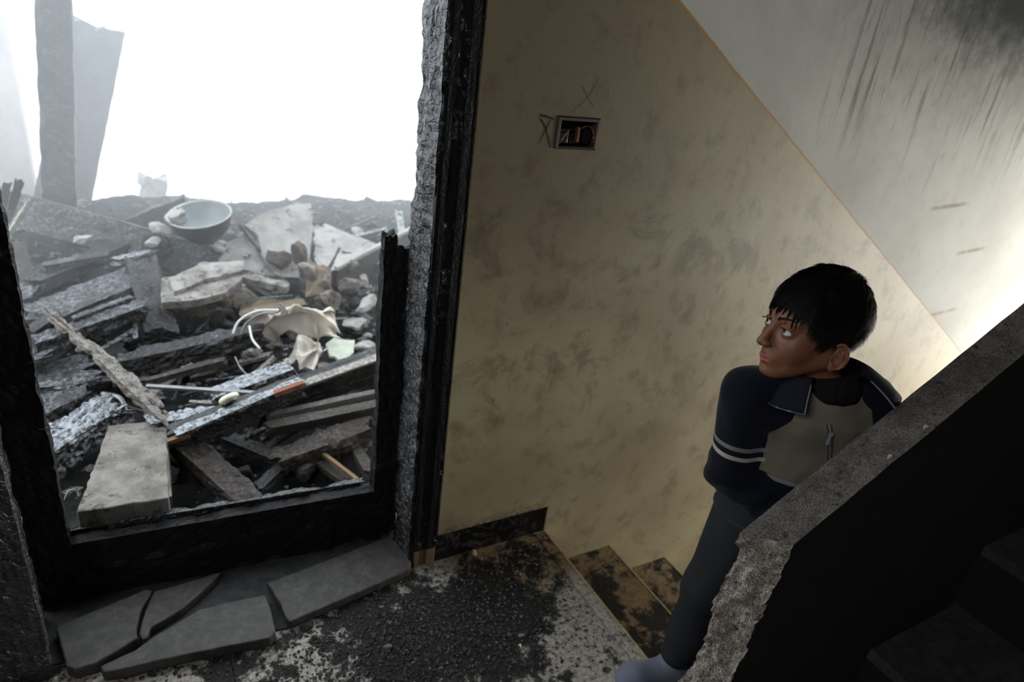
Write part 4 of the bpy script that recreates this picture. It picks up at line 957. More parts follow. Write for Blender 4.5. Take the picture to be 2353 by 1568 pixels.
# head in its own axes: +X nose, +Y the boy's left, +Z crown, metres
SYM = lambda f, *a: None
def head_field(P):
    Q = P.copy(); Q[..., 1] = np.abs(Q[..., 1])
    d = ell(Q, (-.013, 0, .031), (.088, .0715, .085))
    d = su_(d, ell(Q, (.030, 0, -.030), (.047, .054, .066)), .03)
    d = su_(d, cap(Q, (-.015, .048, -.045), (.052, .014, -.088), .017, .015), .022)
    d = su_(d, ell(Q, (.062, 0, -.092), (.017, .018, .014)), .014)
    d = su_(d, ell(Q, (.046, .034, -.034), (.025, .022, .024)), .018)
    d = su_(d, cap(Q, (.0745, .010, .017), (.060, .044, .017), .0075, .006), .014)
    # eye sockets
    d = ss_(d, ell(Q, (.080, .031, -.003), (.011, .017, .0105)), .012)
    # nose
    n = cap(Q, (.0765, 0, .006), (.0955, 0, -.0345), .0058, .0088)
    n = su_(n, ell(Q, (.0885, .0100, -.0370), (.0085, .0058, .0060)), .006)
    n = su_(n, ell(Q, (.0875, 0, -.040), (.008, .004, .004)), .004)
    d = su_(d, n, .009)
    d = ss_(d, ell(Q, (.0905, .0062, -.0440), (.0035, .0026, .0035)), .003)
    # muzzle and lips, slightly parted
    d = su_(d, ell(Q, (.064, 0, -.063), (.0185, .024, .019)), .014)
    d = ss_(d, cap(Q, (.0868, 0, -.0475), (.0850, 0, -.0570), .0016), .003)
    up = su_(cap(Q, (.0832, .0035, -.0620), (.0745, .0185, -.0655), .0043, .0022), cap(Q, (.0825, 0, -.0630), (.0832, .0035, -.0620), .0038), .003)
    lo = cap(Q, (.0805, 0, -.0727), (.0735, .0165, -.0682), .0054, .0026)
    d = su_(d, up, .0035); d = su_(d, lo, .0035)
    d = ss_(d, cap(Q, (.0885, 0, -.0670), (.0765, .0165, -.0668), .0021, .0008), .0015)
    d = ss_(d, ell(Q, (.0815, 0, -.0825), (.006, .012, .0035)), .006)
    # eyelids over the eyeball, then the almond opening
    e = (.0628, .0310, -.003)
    lid = ell(Q, e, (.0150, .0150, .0145)); d = su_(d, lid, .004)
    d = su_(d, cap(Q, (.0785, .0225, .0062), (.0705, .0430, .0050), .0022, .0016), .004)
    op = ell(Q, (.0755, .0318, -.0032), (.016, .0132, .0055)); d = ss_(d, op, .0015)
    # ear
    E = (Q - np.array((-.017, .0765, -.029), np.float32)) / .88; a = math.radians(-24)
    Ex = E[..., 0] * math.cos(a) + E[..., 1] * math.sin(a); Ey = -E[..., 0] * math.sin(a) + E[..., 1] * math.cos(a)
    E = np.stack([Ex, Ey, E[..., 2]], -1)
    th = np.linspace(-2.2, 2.45, 12); pts = [(-.0015 - .0155 * math.cos(t) * (1 if math.cos(t) > 0 else 1), .004 + .003 * math.cos(t), .004 + .0275 * math.sin(t) * -1) for t in th]
    er = None
    for p, q in zip(pts, pts[1:]):
        c = cap(E, p, q, .0034, .0034); er = c if er is None else np.minimum(er, c)
    er = su_(er, ell(E, (-.003, .0005, .002), (.014, .0032, .0255)), .004)
    er = su_(er, ell(E, (.006, .001, -.024), (.0075, .0042, .0085)), .005)
    er = su_(er, cap(E, (-.008, .003, -.010), (-.008, .003, .012), .0024), .004)
    er = su_(er, ell(E, (.0115, .002, -.003), (.0035, .0035, .0055)), .004)
    er = ss_(er, ell(E, (.004, .0055, -.004), (.0065, .0045, .010)), .003)
    d = su_(d, er, .005)
    # neck
    d = su_(d, cap(P, (-.030, 0, -.050), NECKL, .045, .042), .022)
    return d
# orientation of the head
def R_axes(f, up):
    f = np.array(f, float); f /= np.linalg.norm(f); u = np.array(up, float); u = u - f * (u @ f); u /= np.linalg.norm(u)
    return np.stack([f, np.cross(u, f), u], 1)        # columns: nose, left, crown
HEAD_C = ony(1862, 755, -.670); HR = R_axes((-.93, .33, .05), (-.06, .10, 1)); HS = 1.065
def h2w(V): return HEAD_C + (np.asarray(V) * HS) @ HR.T
boy = empty('person', (1.15, -.63, 0)); tag(boy, 'boy in a navy jacket with cream chest panel standing behind the parapet, looking left', 'person')

# ---- body joints (world)
J = dict(shR=ony(1722, 905, -.635), elR=ony(1682, 1080, -.625), wrR=ony(1790, 1190, -.745), shL=ony(2000, 925, -.765),
         neck=ony(1893, 893, -.720), chest=ony(1848, 1010, -.700), belly=ony(1800, 1150, -.690),
         hipR=ony(1712, 1185, -.665), knR=ony(1632, 1350, -.665), shinR=ony(1590, 1440, -.645), anR=ony(1556, 1500, -.635), toeR=onz(1462, 1556, .035))
J['elL'] = J['shL'] + np.array((.10, .0, -.19)); J['wrL'] = J['elL'] + np.array((-.10, -.0, -.13))
J['hipL'] = J['hipR'] + np.array((.12, -.03, -.0)); J['knL'] = J['hipL'] + np.array((.03, .02, -.30)); J['anL'] = np.array((J['knL'][0] + .02, -.70, -.095)); J['toeL'] = J['anL'] + np.array((-.12, -.03, -.045))
def jf(*n): return [J[k] for k in n]

NECKL = HR.T @ (J['neck'] + [0, 0, -.03] - HEAD_C) / HS
M_skin = NT('skin'); P_ = M_skin.world(); a_ = M_skin.noise(P_, 60, 4); lipm = M_skin.attr('lip'); shd = M_skin.attr('dark')
c_ = M_skin.mix(a_, lin((140, 92, 68)), lin((118, 74, 52))); c_ = M_skin.mix(lipm, c_, lin((158, 84, 78))); c_ = M_skin.mix(shd, c_, lin((70, 42, 34)))
M['skin'] = M_skin.fin(c_, M_skin.math('MULTIPLY_ADD', lipm, -.2, .5), M_skin.bump(M_skin.noise(P_, 500, 3), .12, .001), spec=.45)
M_skin.b.inputs['Subsurface Weight'].default_value = .12; M_skin.b.inputs['Subsurface Radius'].default_value = (.012, .005, .003); M_skin.b.inputs['Subsurface Scale'].default_value = 1
def setattr_(o, name, arr):
    at = o.data.attributes.new(name, 'FLOAT', 'POINT'); at.data.foreach_set('value', np.asarray(arr, np.float32))

g = G((-.115, -.105, -.175), (.105, .105, .118), .00165); Fh = head_field(g.P); Vh, Qh = g.nets(Fh)
# body under the clothes: simplified but complete, with hands and feet
def hand(P, w, dirv, palm, side):
    """palm and five bent fingers from the wrist w along dirv"""
    dirv = np.array(dirv, float) / np.linalg.norm(dirv); palm = np.array(palm, float); palm -= dirv * (palm @ dirv); palm /= np.linalg.norm(palm); sd = np.cross(palm, dirv) * side
    R = np.stack([dirv, sd, palm], 1)
    d = ell(P, w + dirv * .040, (.038, .030, .012), R)
    for i, (o, L, sp) in enumerate(((-.022, .050, -.10), (-.0075, .058, -.03), (.0075, .054, .04), (.021, .042, .12))):
        a = w + dirv * .066 + sd * o; b = a + (dirv + sd * sp) * L * .5 + palm * .006; c = b + dirv * L * .30 + palm * L * .38
        d = np.minimum(d, su_(cap(P, a - dirv * .02, b, .0085, .0075), cap(P, b, c, .0075, .0062), .003))
    a = w + dirv * .018 - sd * .022; b = a + dirv * .024 - sd * .018 + palm * .01; c = b + dirv * .024 + palm * .010
    d = np.minimum(d, su_(cap(P, a, b, .0105, .009), cap(P, b, c, .009, .0072), .003))
    return d
def body_field(P):
    d = cap(P, J['neck'] + [0, 0, -.09], J['chest'], .035, .08)
    d = su_(d, cap(P, J['chest'], J['belly'], .085, .08), .03); d = su_(d, cap(P, J['shR'] - [0, 0, .03], J['shL'] - [0, 0, .04], .036, .036), .02)
    d = su_(d, cap(P, J['hipR'] + [.03, 0, .03], J['hipL'] + [-.02, 0, .03], .07), .03)
    for s in 'RL':
        d = su_(d, cap(P, J['sh' + s] - [0, 0, .02], J['el' + s], .036, .030), .02); d = su_(d, cap(P, J['el' + s], J['wr' + s], .032, .022), .01)
        d = su_(d, cap(P, J['hip' + s], J['kn' + s], .062, .044), .02); d = su_(d, cap(P, J['kn' + s], J['an' + s], .042, .024), .015)
        d = su_(d, cap(P, J['an' + s] + [0, 0, -.035], J['toe' + s], .018, .010), .01)
    d = su_(d, hand(P, J['wrR'], J['wrR'] - J['elR'], (0.3, -.3, .9), 1), .008)
    d = su_(d, hand(P, J['wrL'], J['wrL'] - J['elL'], (0.1, .5, .8), -1), .008)
    return d
g = G((.92, -.845, -.16), (1.62, -.53, 1.0), .0062); Fb = body_field(g.P); Vb, Qb = g.nets(Fb)
Vall = np.vstack([h2w(Vh), Vb]); Qall = np.vstack([Qh, Qb + len(Vh)])
body = mesh('body', Vall, Qall, M['skin'], True); keep(body, boy)
q = Vh.copy(); ay = np.abs(q[:, 1]); zc = -.0590
lipd = np.maximum(ell(q, (.080, 0, -.0674), (.014, .0195, .0092)), 0)
lip = np.clip(1 - lipd / .0018, 0, 1) * (q[:, 0] > .068) * np.clip(1 - (np.abs(q[:, 2] + .0674) - (.0085 - ay * .25)) / .0015, 0, 1)
dk = np.clip(1 - np.abs(np.stack([q[:, 0] - .0905, ay - .0062, q[:, 2] + .0440], -1)).max(-1) / .0045, 0, 1) * .8
dk = np.maximum(dk, .55 * np.clip(1 - np.maximum(ell(np.stack([q[:, 0], ay, q[:, 2]], -1), (.0755, .0318, -.0032), (.018, .0142, .0072)), 0) / .0025, 0, 1))
setattr_(body, 'lip', np.concatenate([lip, np.zeros(len(Vb))])); setattr_(body, 'dark', np.concatenate([dk, np.zeros(len(Vb))]))

# eyes: rings centred on the line of sight so that iris and pupil are true circles
M['sclera'] = plain('sclera', (.62, .64, .66, 1), .12, var=.05, bump=0); M['iris'] = plain('iris', (.09, .05, .03, 1), .08, sc=300, var=.5, bump=0); M['pupil'] = plain('pupil', (.003, .003, .003, 1), .05, bump=0)
gz_ = np.array((.78, .50, .36))
for s, lab in ((1, 'eye'), (-1, 'eye')):
    c = np.array((.0628, .0310 * s, -.003)); gd = np.array((.93, -.13, .27)) if s > 0 else np.array((.94, -.10, .27)); gd /= np.linalg.norm(gd)
    a = np.cross(gd, (0, 0, 1.)); a /= np.linalg.norm(a); b = np.cross(a, gd); V = []; MI = []; F = []
    rings = [0, 8, 14, 14.1, 20, 27, 28, 29, 34, 42, 60, 80, 100, 130, 180]; K = 36
    for r_ in rings:
        t = math.radians(r_)
        for k in range(K):
            p = 2 * math.pi * k / K; V.append(c + .0124 * (gd * math.cos(t) + (a * math.cos(p) + b * math.sin(p)) * math.sin(t)))
    for i in range(len(rings) - 1):
        for k in range(K):
            F.append((i * K + k, (i + 1) * K + k, (i + 1) * K + (k + 1) % K, i * K + (k + 1) % K)); MI.append(2 if rings[i + 1] <= 14.2 else 1 if rings[i + 1] <= 29 else 0)
    keep(mesh('eye', h2w(V), [f[::-1] for f in F], smooth=True, mats=[M['sclera'], M['iris'], M['pupil']], mi=MI), boy)

# hair: a cap and thousands of short tapered strands
def hairline(P):                                     # >0 where hair grows
    x, y, z = P[..., 0], np.abs(P[..., 1]), P[..., 2]
    zl = np.interp(x, [-.11, -.075, -.050, -.036, -.026, -.012, .000, .008, .016, .034, .050, .062, .075], [-.062, -.066, -.058, -.034, .008, .008, -.020, -.030, .002, .026, .042, .050, .052])
    return z - zl
M['hair'] = plain('black_hair', (.004, .0035, .0035, 1), .5, bump=0, spec=.3)
g = G((-.125, -.095, -.09), (.10, .095, .135), .0026)
Pq = g.P; sk_ = su_(ell(Pq, (-.013, 0, .031), (.088, .0715, .085)), cap(Pq, (-.030, 0, -.055), NECKL * .6, .046, .048), .02)
fh = sk_ - .0050 + .0012 * sfb(Pq, 140, 2, 3).astype(np.float32)
hl = hairline(Pq); fh = np.maximum(fh, -(hl + .002 * sfb(Pq * np.array([1, 1, .15]), 200, 2, 5) + .002) * .7)
Vc, Qc = g.nets(fh.astype(np.float32)); hair = mesh('hair', h2w(Vc), Qc, M['hair'], True); keep(hair, boy)
rs = np.random.RandomState(5); n_ = 34000
D = rs.normal(size=(n_, 3)); D /= np.linalg.norm(D, axis=1)[:, None]
cs = np.array((-.018, 0, .034)); cs = np.array((-.014, 0, .036)); R0 = cs + D * (np.array([.0865, .0715, .084]) + .004); ok = hairline(R0) > -.002; R0 = R0[ok]; D = D[ok]
crown = np.array((-.085, 0, .085)); T = R0 - crown; T = T - D * (T * D).sum(1)[:, None]; T /= np.linalg.norm(T, axis=1)[:, None] + 1e-6
T[:, 2] -= .35; T = T - D * (T * D).sum(1)[:, None] * .8
front = np.clip((R0[:, 0] - .03) / .04, 0, 1) * np.clip((.09 - R0[:, 2]) / .05, 0, 1)
cl_ = np.stack([sfb(R0, 55, 1, 11), sfb(R0, 55, 1, 12), sfb(R0, 55, 1, 13)], 1) * .5
back = np.clip((-.05 - R0[:, 0]) / .03, 0, 1); low_ = np.clip((.02 - R0[:, 2]) / .05, 0, 1)
L_ = (.017 + .011 * rs.rand(len(R0))) * (1 - .25 * front) * (1 - .30 * back) * (1 - .35 * low_)
lift = .42 + .22 * rs.rand(len(R0))
d0 = T + cl_ + D * lift[:, None] + rs.normal(size=R0.shape) * .10; d0 /= np.linalg.norm(d0, axis=1)[:, None]
side = np.cross(d0, D); side /= np.linalg.norm(side, axis=1)[:, None] + 1e-6
def strands(name, R0, d0, D, side, L_, w, drop, mat):
    segs = 3; V = []
    for k in range(segs + 1):
        t = k / segs; c = R0 + d0 * (L_ * t)[:, None] + (np.array([0, 0, -1.]) * drop - D * .25)[...] * (L_ * t * t * .45)[:, None]
        wk = w * (1 - t * .95)
        V += [c + side * wk, c - side * wk * .5 + D * wk * .8, c - side * wk * .5 - D * wk * .8]
    V = np.stack(V, 1); n = len(R0); F = []
    for k in range(segs):
        for j in range(3): F.append((3 * k + j, 3 * k + (j + 1) % 3, 3 * k + 3 + (j + 1) % 3, 3 * k + 3 + j))
    F = (np.array(F)[None] + (np.arange(n) * 3 * (segs + 1))[:, None, None]).reshape(-1, 4)
    return keep(mesh(name, h2w(V.reshape(-1, 3)), F, mat, True), boy)
o = strands('hair_strands', R0, d0, D, side, L_, .00065, .8, M['hair']); o['kind'] = 'stuff'
# fringe locks combed onto the forehead
nf = 1500; yy = rs.uniform(-.058, .058, nf); xx = .066 - (np.abs(yy) / .06) ** 2 * .030 + .006 * rs.rand(nf); zz = .056 + .012 * rs.rand(nf) - (np.abs(yy) / .06) ** 2 * .012
R1 = np.stack([xx, yy, zz], 1); lock = np.round(yy / .0085); ph = _h(lock.astype(np.int64), 0 * lock.astype(np.int64), 0 * lock.astype(np.int64), 3)
d1 = np.stack([.50 + 0 * yy, (lock * .0085 - yy) / .02 + (ph - .5) * .5 + yy * 4, -.85 - .25 * ph], 1); d1 /= np.linalg.norm(d1, axis=1)[:, None]
D1 = np.stack([np.ones(nf), yy * 8, np.zeros(nf)], 1); D1 /= np.linalg.norm(D1, axis=1)[:, None]; s1 = np.cross(d1, D1)
strands('fringe', R1, d1, D1, s1, .024 + .014 * ph + .005 * rs.rand(nf), .0009, .9, M['hair'])
for s in (1, -1):                                    # eyebrows and upper lashes
    t = rs.rand(320); R2 = np.stack([.0815 - t * .0155 - t * t * .004, s * (.012 + t * .034), .0165 + .006 * np.sin(t * 2.4) + rs.normal(size=320) * .0013 * (1.2 - t)], 1)
    d2 = np.stack([.10 - t * .4, s * np.ones(320), .35 - .8 * t], 1); d2 /= np.linalg.norm(d2, axis=1)[:, None]; D2 = np.stack([np.ones(320), s * t, 0 * t], 1); D2 /= np.linalg.norm(D2, axis=1)[:, None]
    strands('eyebrow', R2 + D2 * .0022, d2, D2, np.cross(d2, D2), .0062 + 0 * t, .00042, .1, M['hair'])
    t = np.linspace(.14, .86, 40); an = t * math.pi; c = np.stack([.0762 - .0035 * np.cos(an) * 1 - .006 * (t > .5) * (t - .5), s * (.0318 - .0125 * np.cos(an)), -.0028 + .0056 * np.sin(an)], 1)
    d3 = np.stack([.9 + 0 * t, s * (.0 - .6 * np.cos(an)), .45 + 0 * t], 1); d3 /= np.linalg.norm(d3, axis=1)[:, None]
    strands('eyelashes', c, d3, np.tile((0, 0, 1.), (40, 1)), np.cross(d3, (0, 0, 1.)), .0050 + 0 * t, .00030, -1.1, M['hair'])

# ---- clothes
def cloth(name, col, col2=None, sc=900, rough=.9):
    N = NT(name); P = N.world(); w = N.noise(P, sc, 2); n = N.noise(P, 22, 4); c = N.mix(N.math('MULTIPLY', n, .45), col, tuple(x * .5 for x in col[:3]) + (1,))
    return N, c, N.bump(w, .25, .001), rough
NAVY, CREAM = lin((19, 21, 33)), lin((126, 118, 102)); GREYS = lin((132, 130, 132)); CHAR2 = lin((52, 54, 58))
N, c, nb, r_ = cloth('fleece_jacket', NAVY)
pan = N.attr('panel'); st = N.attr('stripe_grey'); st2 = N.attr('stripe_white'); P = N.world()
cr = N.mix(N.math('MULTIPLY', N.step(N.noise(P, 14, 4), .4, .7), .4), CREAM, lin((98, 92, 80)))
c = N.mix(N.step(pan, -.0006, .0006), c, cr); c = N.mix(N.step(st, -.0005, .0005), c, GREYS); c = N.mix(N.step(st2, -.0005, .0005), c, lin((182, 176, 166)))
N.b.inputs['Sheen Weight'].default_value = .08; M['jacket'] = N.fin(c, .95, nb, spec=.2)
N, c, nb, r_ = cloth('navy_collar_cloth', lin((24, 26, 36))); M['collar'] = N.fin(c, .95, nb, spec=.2)
N, c, nb, r_ = cloth('grey_piping', lin((120, 122, 134))); M['piping'] = N.fin(c, .8, nb, spec=.3)
N, c, nb, r_ = cloth('track_trousers', lin((46, 47, 50))); M['trousers'] = N.fin(c, .9, nb, spec=.25)
N, c, nb, r_ = cloth('hem_lining', lin((62, 62, 76))); M['hem'] = N.fin(c, .9, nb, spec=.25)
N = NT('knitted_collar'); P = N.world(); c = N.mix(N.noise(P, 80, 4), lin((22, 20, 20)), lin((44, 40, 38))); M['knit'] = N.fin(c, .95, N.bump(N.voro(P, 420, 'F1'), .9, .003), spec=.2)
N, c, nb, r_ = cloth('blue_grey_shoe', lin((128, 134, 150))); M['shoe'] = N.fin(c, .7, nb, spec=.3); M['sole'] = plain('shoe_sole', lin((170, 170, 172)), .7, var=.4)
M['zip'] = plain('zip_metal', lin((178, 178, 172)), .35, .3); M['zip_tape'] = plain('zip_tape', lin((84, 80, 74)), .8)
# torso axes
ux = J['shL'] - J['shR']; ux[2] = 0; ux /= np.linalg.norm(ux); FR = np.array([ux[1], -ux[0], 0]); FR = FR if FR[1] < 0 else -FR      # facing
UPT = J['neck'] - J['belly']; UPT /= np.linalg.norm(UPT)
def jacket_field(P):
    f32 = np.float32
    c0 = J['chest']; q = P - np.array(c0, f32); a = q @ ux.astype(f32); b = q @ FR.astype(f32); z = q[..., 2]
    tor = np.sqrt((a / .128) ** 2 + (b / .098) ** 2) - 1; tor = tor * .1
    sh_ = J['belly'] - J['chest']; t = np.clip(-z / .15, -.4, 1.4)
    a2 = a - (sh_ @ ux) * t; b2 = b - (sh_ @ FR) * t
    rx = .128 + .012 * np.clip(t, 0, 1); tor = (np.sqrt((a2 / rx) ** 2 + (b2 / (.098 + .004 * t)) ** 2) - 1) * .1
    tor = np.maximum(tor, z - .085); tor = np.maximum(tor, -(P[..., 2] - (J['hipR'][2] + .012)))
    d = su_(tor, cap(P, J['shR'] + [.0, .0, .004], J['neck'] + [0, 0, -.035], .052, .062), .05)
    d = su_(d, cap(P, J['neck'] + [0, 0, -.035], J['shL'], .062, .050), .05)
    wr = P @ np.array([0, 0, 1.], f32)
    fold = .0040 * np.sin(wr * 95 + 3 * np.sin(P[..., 0] * 30) + P[..., 1] * 40) * np.clip(1 - np.abs(wr - J['elR'][2] + .02) / .11, 0, 1)
    arm = su_(cap(P, J['shR'], J['elR'], .060, .056), cap(P, J['elR'], J['wrR'], .055, .040), .03) + fold.astype(f32)
    d = su_(d, arm, .020)
    armL = su_(cap(P, J['shL'], J['elL'], .054, .048), cap(P, J['elL'], J['wrL'], .048, .036), .03); d = su_(d, armL, .018)
    d = d + (.0055 * vnoise(np.asarray(P, float) * np.array([16, 16, 9]), 21) + .0025 * vnoise(np.asarray(P, float) * np.array([34, 34, 20]), 22)).astype(f32)
    d = ss_(d, cap(P, J['neck'] + [0, 0, -.012], J['neck'] + [-.01, 0, .12], .056, .066), .006)       # neck hole
    return d
g = G((.95, -.849, .46), (1.63, -.52, 1.03), .0046); Vj, Qj = g.nets(jacket_field(g.P).astype(np.float32))
jk = mesh('jacket', Vj, Qj, M['jacket'], True); keep(jk, boy)
# zones in torso coordinates: panel on the chest, stripes below it and round the upper arm
q = Vj - J['chest']; a = q @ ux; b = q @ FR; z = Vj[:, 2]
def capd(a_, b_): 
    d_ = b_ - a_; t = np.clip(((Vj - a_) @ d_) / (d_ @ d_), -.2, 1.2); return np.linalg.norm(Vj - a_ - t[:, None] * d_, axis=1), t * np.linalg.norm(d_)
dL2, _t = capd(J['shL'], J['elL']); dR, tR = capd(J['shR'], J['elR']); dR2, tR2 = capd(J['elR'], J['wrR']); dL, tL = capd(J['shL'], J['elL'])
arm_near = np.minimum(dR, dR2) - .069
zs = J['chest'][2]
top_z = zs - .060                                    # lower edge of the panel
half = np.interp(z, [top_z, zs - .02, zs + .04, zs + .09, zs + .13], [.128, .125, .112, .090, .075])
panel = np.minimum(np.minimum(half - np.abs(a + .004), (z - top_z)), np.minimum(np.minimum(b + .005, dL - .060), arm_near + .004))
def band(v, lo, hi): return np.minimum(v - lo, hi - v)
ontor = np.minimum(arm_near - .009, b + .06)
armm = np.minimum(np.minimum(.071 - dR, dR2 - dR + .012), .10 - np.abs(tR - .06))
s1_ = np.maximum(np.minimum(band(z, top_z - .0125, top_z - .0005), ontor), np.minimum(band(tR, .108, .1195), armm))
s2_ = np.maximum(np.minimum(band(z, top_z - .034, top_z - .0265), ontor), np.minimum(band(tR, .134, .1455), armm))
setattr_(jk, 'panel', panel); setattr_(jk, 'stripe_grey', s1_); setattr_(jk, 'stripe_white', s2_)
# trousers
def trouser_field(P):
    d = cap(P, J['hipR'] + [.02, 0, .035], J['hipL'] + [-.02, 0, .035], .080)
    f = np.asarray(P, float)
    for s in 'RL':
        A, B, C_, D_ = J['hip' + s], J['kn' + s], (J['shinR'] if s == 'R' else (J['knL'] + J['anL']) / 2 + [0, 0, .0]), J['an' + s] + np.array([0, 0, .008])
        l = su_(cap(P, A, B, .078, .064), cap(P, B, C_, .064, .056), .03); l = su_(l, cap(P, C_, D_, .056, .044), .02); d = su_(d, l, .02)
    fold = .004 * np.sin(f[..., 2] * 120 + 4 * vnoise(f * 14, 31)) * np.clip(1 - (f[..., 2] - .04) / .16, 0, 1)
    fold = fold + .0045 * vnoise(f * np.array([22, 22, 8]), 32)
    d = d + fold.astype(np.float32)
    return np.maximum(d, -(P[..., 2] - np.where(P[..., 0] > (J['anR'][0] + J['anL'][0]) / 2, -.115, .038) ))
g = G((.95, -.849, -.14), (1.50, -.52, .70), .0062); Vt, Qt = g.nets(trouser_field(g.P).astype(np.float32)); keep(mesh('trousers', Vt, Qt, M['trousers'], True), boy)
# hem band of the sweatshirt below the jacket
def hem_field(P):
    d = cap(P, J['hipR'] + [.015, 0, .055], J['hipL'] + [-.015, 0, .055], .098); zb = J['hipR'][2]
    return np.maximum(np.maximum(d, P[..., 2] - (zb + .02)), -(P[..., 2] - (zb - .022)))
g = G((1.0, -.849, .46), (1.52, -.53, .66), .005); Vt, Qt = g.nets(hem_field(g.P).astype(np.float32)); keep(mesh('jacket_hem', Vt, Qt, M['hem'], True), boy)
# shoes
for s in 'RL':
    A, B = J['an' + s], J['toe' + s]; fz = 0.0 if s == 'R' else -RISE
    dd = (B - A); dd[2] = 0; dd /= np.linalg.norm(dd); sdv = np.cross((0, 0, 1), dd); hl_ = A - dd * .03; tp = hl_ + dd * .205
    f = lambda P: su_(su_(cap(P, (hl_[0], hl_[1], fz + .040), (tp[0] - dd[0] * .05, tp[1] - dd[1] * .05, fz + .034), .036, .036), cap(P, (A[0], A[1], fz + .05), A + [0, 0, .02], .036, .036), .02), cap(P, (tp[0] - dd[0] * .06, tp[1] - dd[1] * .06, fz + .036), (tp[0] - dd[0] * .035, tp[1] - dd[1] * .035, fz + .030), .038, .026), .02)
    lo = np.minimum(hl_, tp) - .06; hi = np.maximum(hl_, tp) + .06; lo[2] = fz; hi[2] = fz + .12
    g = G(lo, hi, .004); fd = np.maximum(f(g.P), -(g.P[..., 2] - fz - .016)); Vt, Qt = g.nets(fd.astype(np.float32)); sh = mesh('shoe', Vt, Qt, M['shoe'], True); keep(sh, boy)
    fd = np.maximum(np.maximum(f(g.P) - .003, -(g.P[..., 2] - fz - .0015)), g.P[..., 2] - fz - .020); Vt, Qt = g.nets(fd.astype(np.float32)); so = mesh('sole', Vt, Qt, M['sole'], True); so.parent = sh; so.matrix_parent_inverse = Matrix.Translation(-Vector(boy.location))
    so.matrix_parent_inverse = sh.matrix_basis.inverted()
    so.matrix_parent_inverse = (sh.matrix_parent_inverse @ sh.matrix_basis).inverted() @ Matrix.Translation(-Vector(boy.location)) @ Matrix.Identity(4) if False else Matrix.Identity(4)
# roll-neck jumper collar
NB = J['neck']; 
def ring(name, prof, th0, th1, mat, axis_up, c, n=60, wav=0, smooth=True, edge=None, th=.003):
    u = np.array(axis_up, float); u /= np.linalg.norm(u); fx = FR - u * (FR @ u); fx /= np.linalg.norm(fx); fy = np.cross(u, fx)
    V = []; k = len(prof)
    for i in range(n):
        t = th0 + (th1 - th0) * i / (n - 1)
        for j, (r, h) in enumerate(prof):
            e = edge(t, j / (k - 1)) if edge else (0, 0)
            rr_ = r + e[0] + wav * vnoise(np.array([math.cos(t) * 2, math.sin(t) * 2, j * .5]), 3)
            V.append(c + fx * math.cos(t) * rr_ * .92 + fy * math.sin(t) * rr_ + u * (h + e[1]))
    o = mesh(name, V, np.array(grid_faces(n, k)), mat, smooth)
    s = o.modifiers.new('s', 'SOLIDIFY'); s.thickness = th; s.offset = 0; return keep(o, boy), np.array(V).reshape(n, k, 3)
neck_up = (HEAD_C + HR @ np.array((-.045, 0, -.10))) - NB; neck_up = neck_up / np.linalg.norm(neck_up); neck_up = neck_up * .5 + np.array([0, 0, .8])
ring('knitted_neck', [(.064, -.034), (.068, -.012), (.067, .010), (.061, .024), (.055, .018), (.055, -.01)], 0, 2 * math.pi, M['knit'], neck_up, NB + [0, 0, .008], wav=.003)
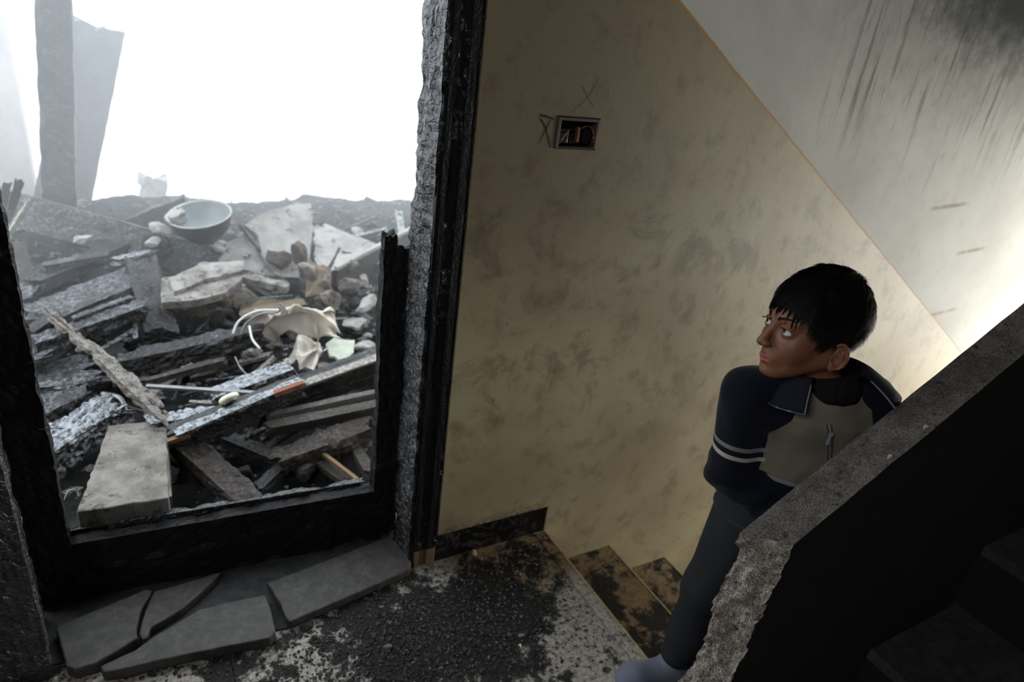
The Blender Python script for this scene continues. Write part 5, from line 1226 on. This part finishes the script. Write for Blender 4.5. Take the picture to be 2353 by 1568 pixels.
# open shirt collar of the jacket: stands round the neck and folds down to two points
def cedge(t, v):
    a = abs(t - math.pi) / (math.pi * .80); return (.020 * max(0, a - .6) * v * 2.2 - .004 * (1 - v), -.014 * v * max(0, a - .55) * 2.0 - .010 * a + .022 * max(0, 1 - a * 1.3))
prof = [(.070, .022), (.073, .036), (.080, .038), (.091, .031), (.104, .018), (.117, .004), (.129, -.012)]
co, CV = ring('collar', prof, math.pi * .20, math.pi * 1.80, M['collar'], neck_up, NB + [0, 0, .012], 70, .003, edge=cedge)
edge_pts = [CV[0, j] for j in range(len(prof) - 1, 2, -1)][::-1] + [CV[i, -1] for i in range(0, 70, 3)] + [CV[69, -1]] + [CV[69, j] for j in range(len(prof) - 1, 2, -1)]
pp = tube('piping', edge_pts, .0019, M['piping'], n=6); keep(pp, boy)
# zip down the panel
from mathutils.bvhtree import BVHTree
bv = BVHTree.FromPolygons([Vector(v) for v in Vj], [tuple(int(i) for i in f) for f in Qj])
def onjacket(a_, z_, off=.001):
    o_ = Vector(J['chest'] + ux * a_ + FR * .3); o_.z = z_; h = bv.ray_cast(o_, Vector(-FR)); return (np.array(h[0]) + FR * off) if h[0] is not None else J['chest'] + FR * .1
zz_ = np.linspace(zs + .105, top_z - .10, 28)
zp = [onjacket(-.024 + (zz_[0] - z_) * .38, z_) for z_ in zz_]
for s in (-1, 1): keep(tube('zip_tape', [p + ux * .0042 * s for p in zp], .0016, M['zip_tape'], n=6), boy)
zt = keep(tube('zip_teeth', [p + FR * .001 for p in zp], .0013, M['zip'], n=6), boy)
c = zp[2] + FR * .004
V = []; F = []
for (dx, dz, w_, h_) in ((0, 0, .0045, .006), (0, -.010, .0028, .006), (0, -.019, .0038, .006)):
    p = c + np.array([0, 0, dz]); n = len(V)
    for i in (-1, 1):
        for j in (-1, 1):
            for k in (-1, 1): V.append(p + ux * w_ * i + FR * .0014 * j + np.array([0, 0, h_ * k * .8]))
    F += [tuple(n + i for i in t) for t in ((0, 1, 3, 2), (4, 6, 7, 5), (0, 4, 5, 1), (2, 3, 7, 6), (0, 2, 6, 4), (1, 5, 7, 3))]
keep(bevel(mesh('zip_pull', V, F, M['zip']), .0008), boy)
# embroidered dark badge on the panel, beside the zip
V = []; F = []
for (a0, a1, z0_, z1_) in ((.066, .070, .0, .016), (.066, .078, .013, .016), (.066, .078, .0, .003), (.074, .078, .0, .016), (.086, .090, .002, .020), (.094, .098, .002, .020)):
    n = len(V)
    for (x_, y_) in ((a0, z0_), (a1, z0_), (a1, z1_), (a0, z1_)): V.append(onjacket(x_ - .034, zs + .040 + y_, .0012))
    F.append((n, n + 1, n + 2, n + 3))
keep(mesh('chest_badge', V, F, M['collar']), boy)
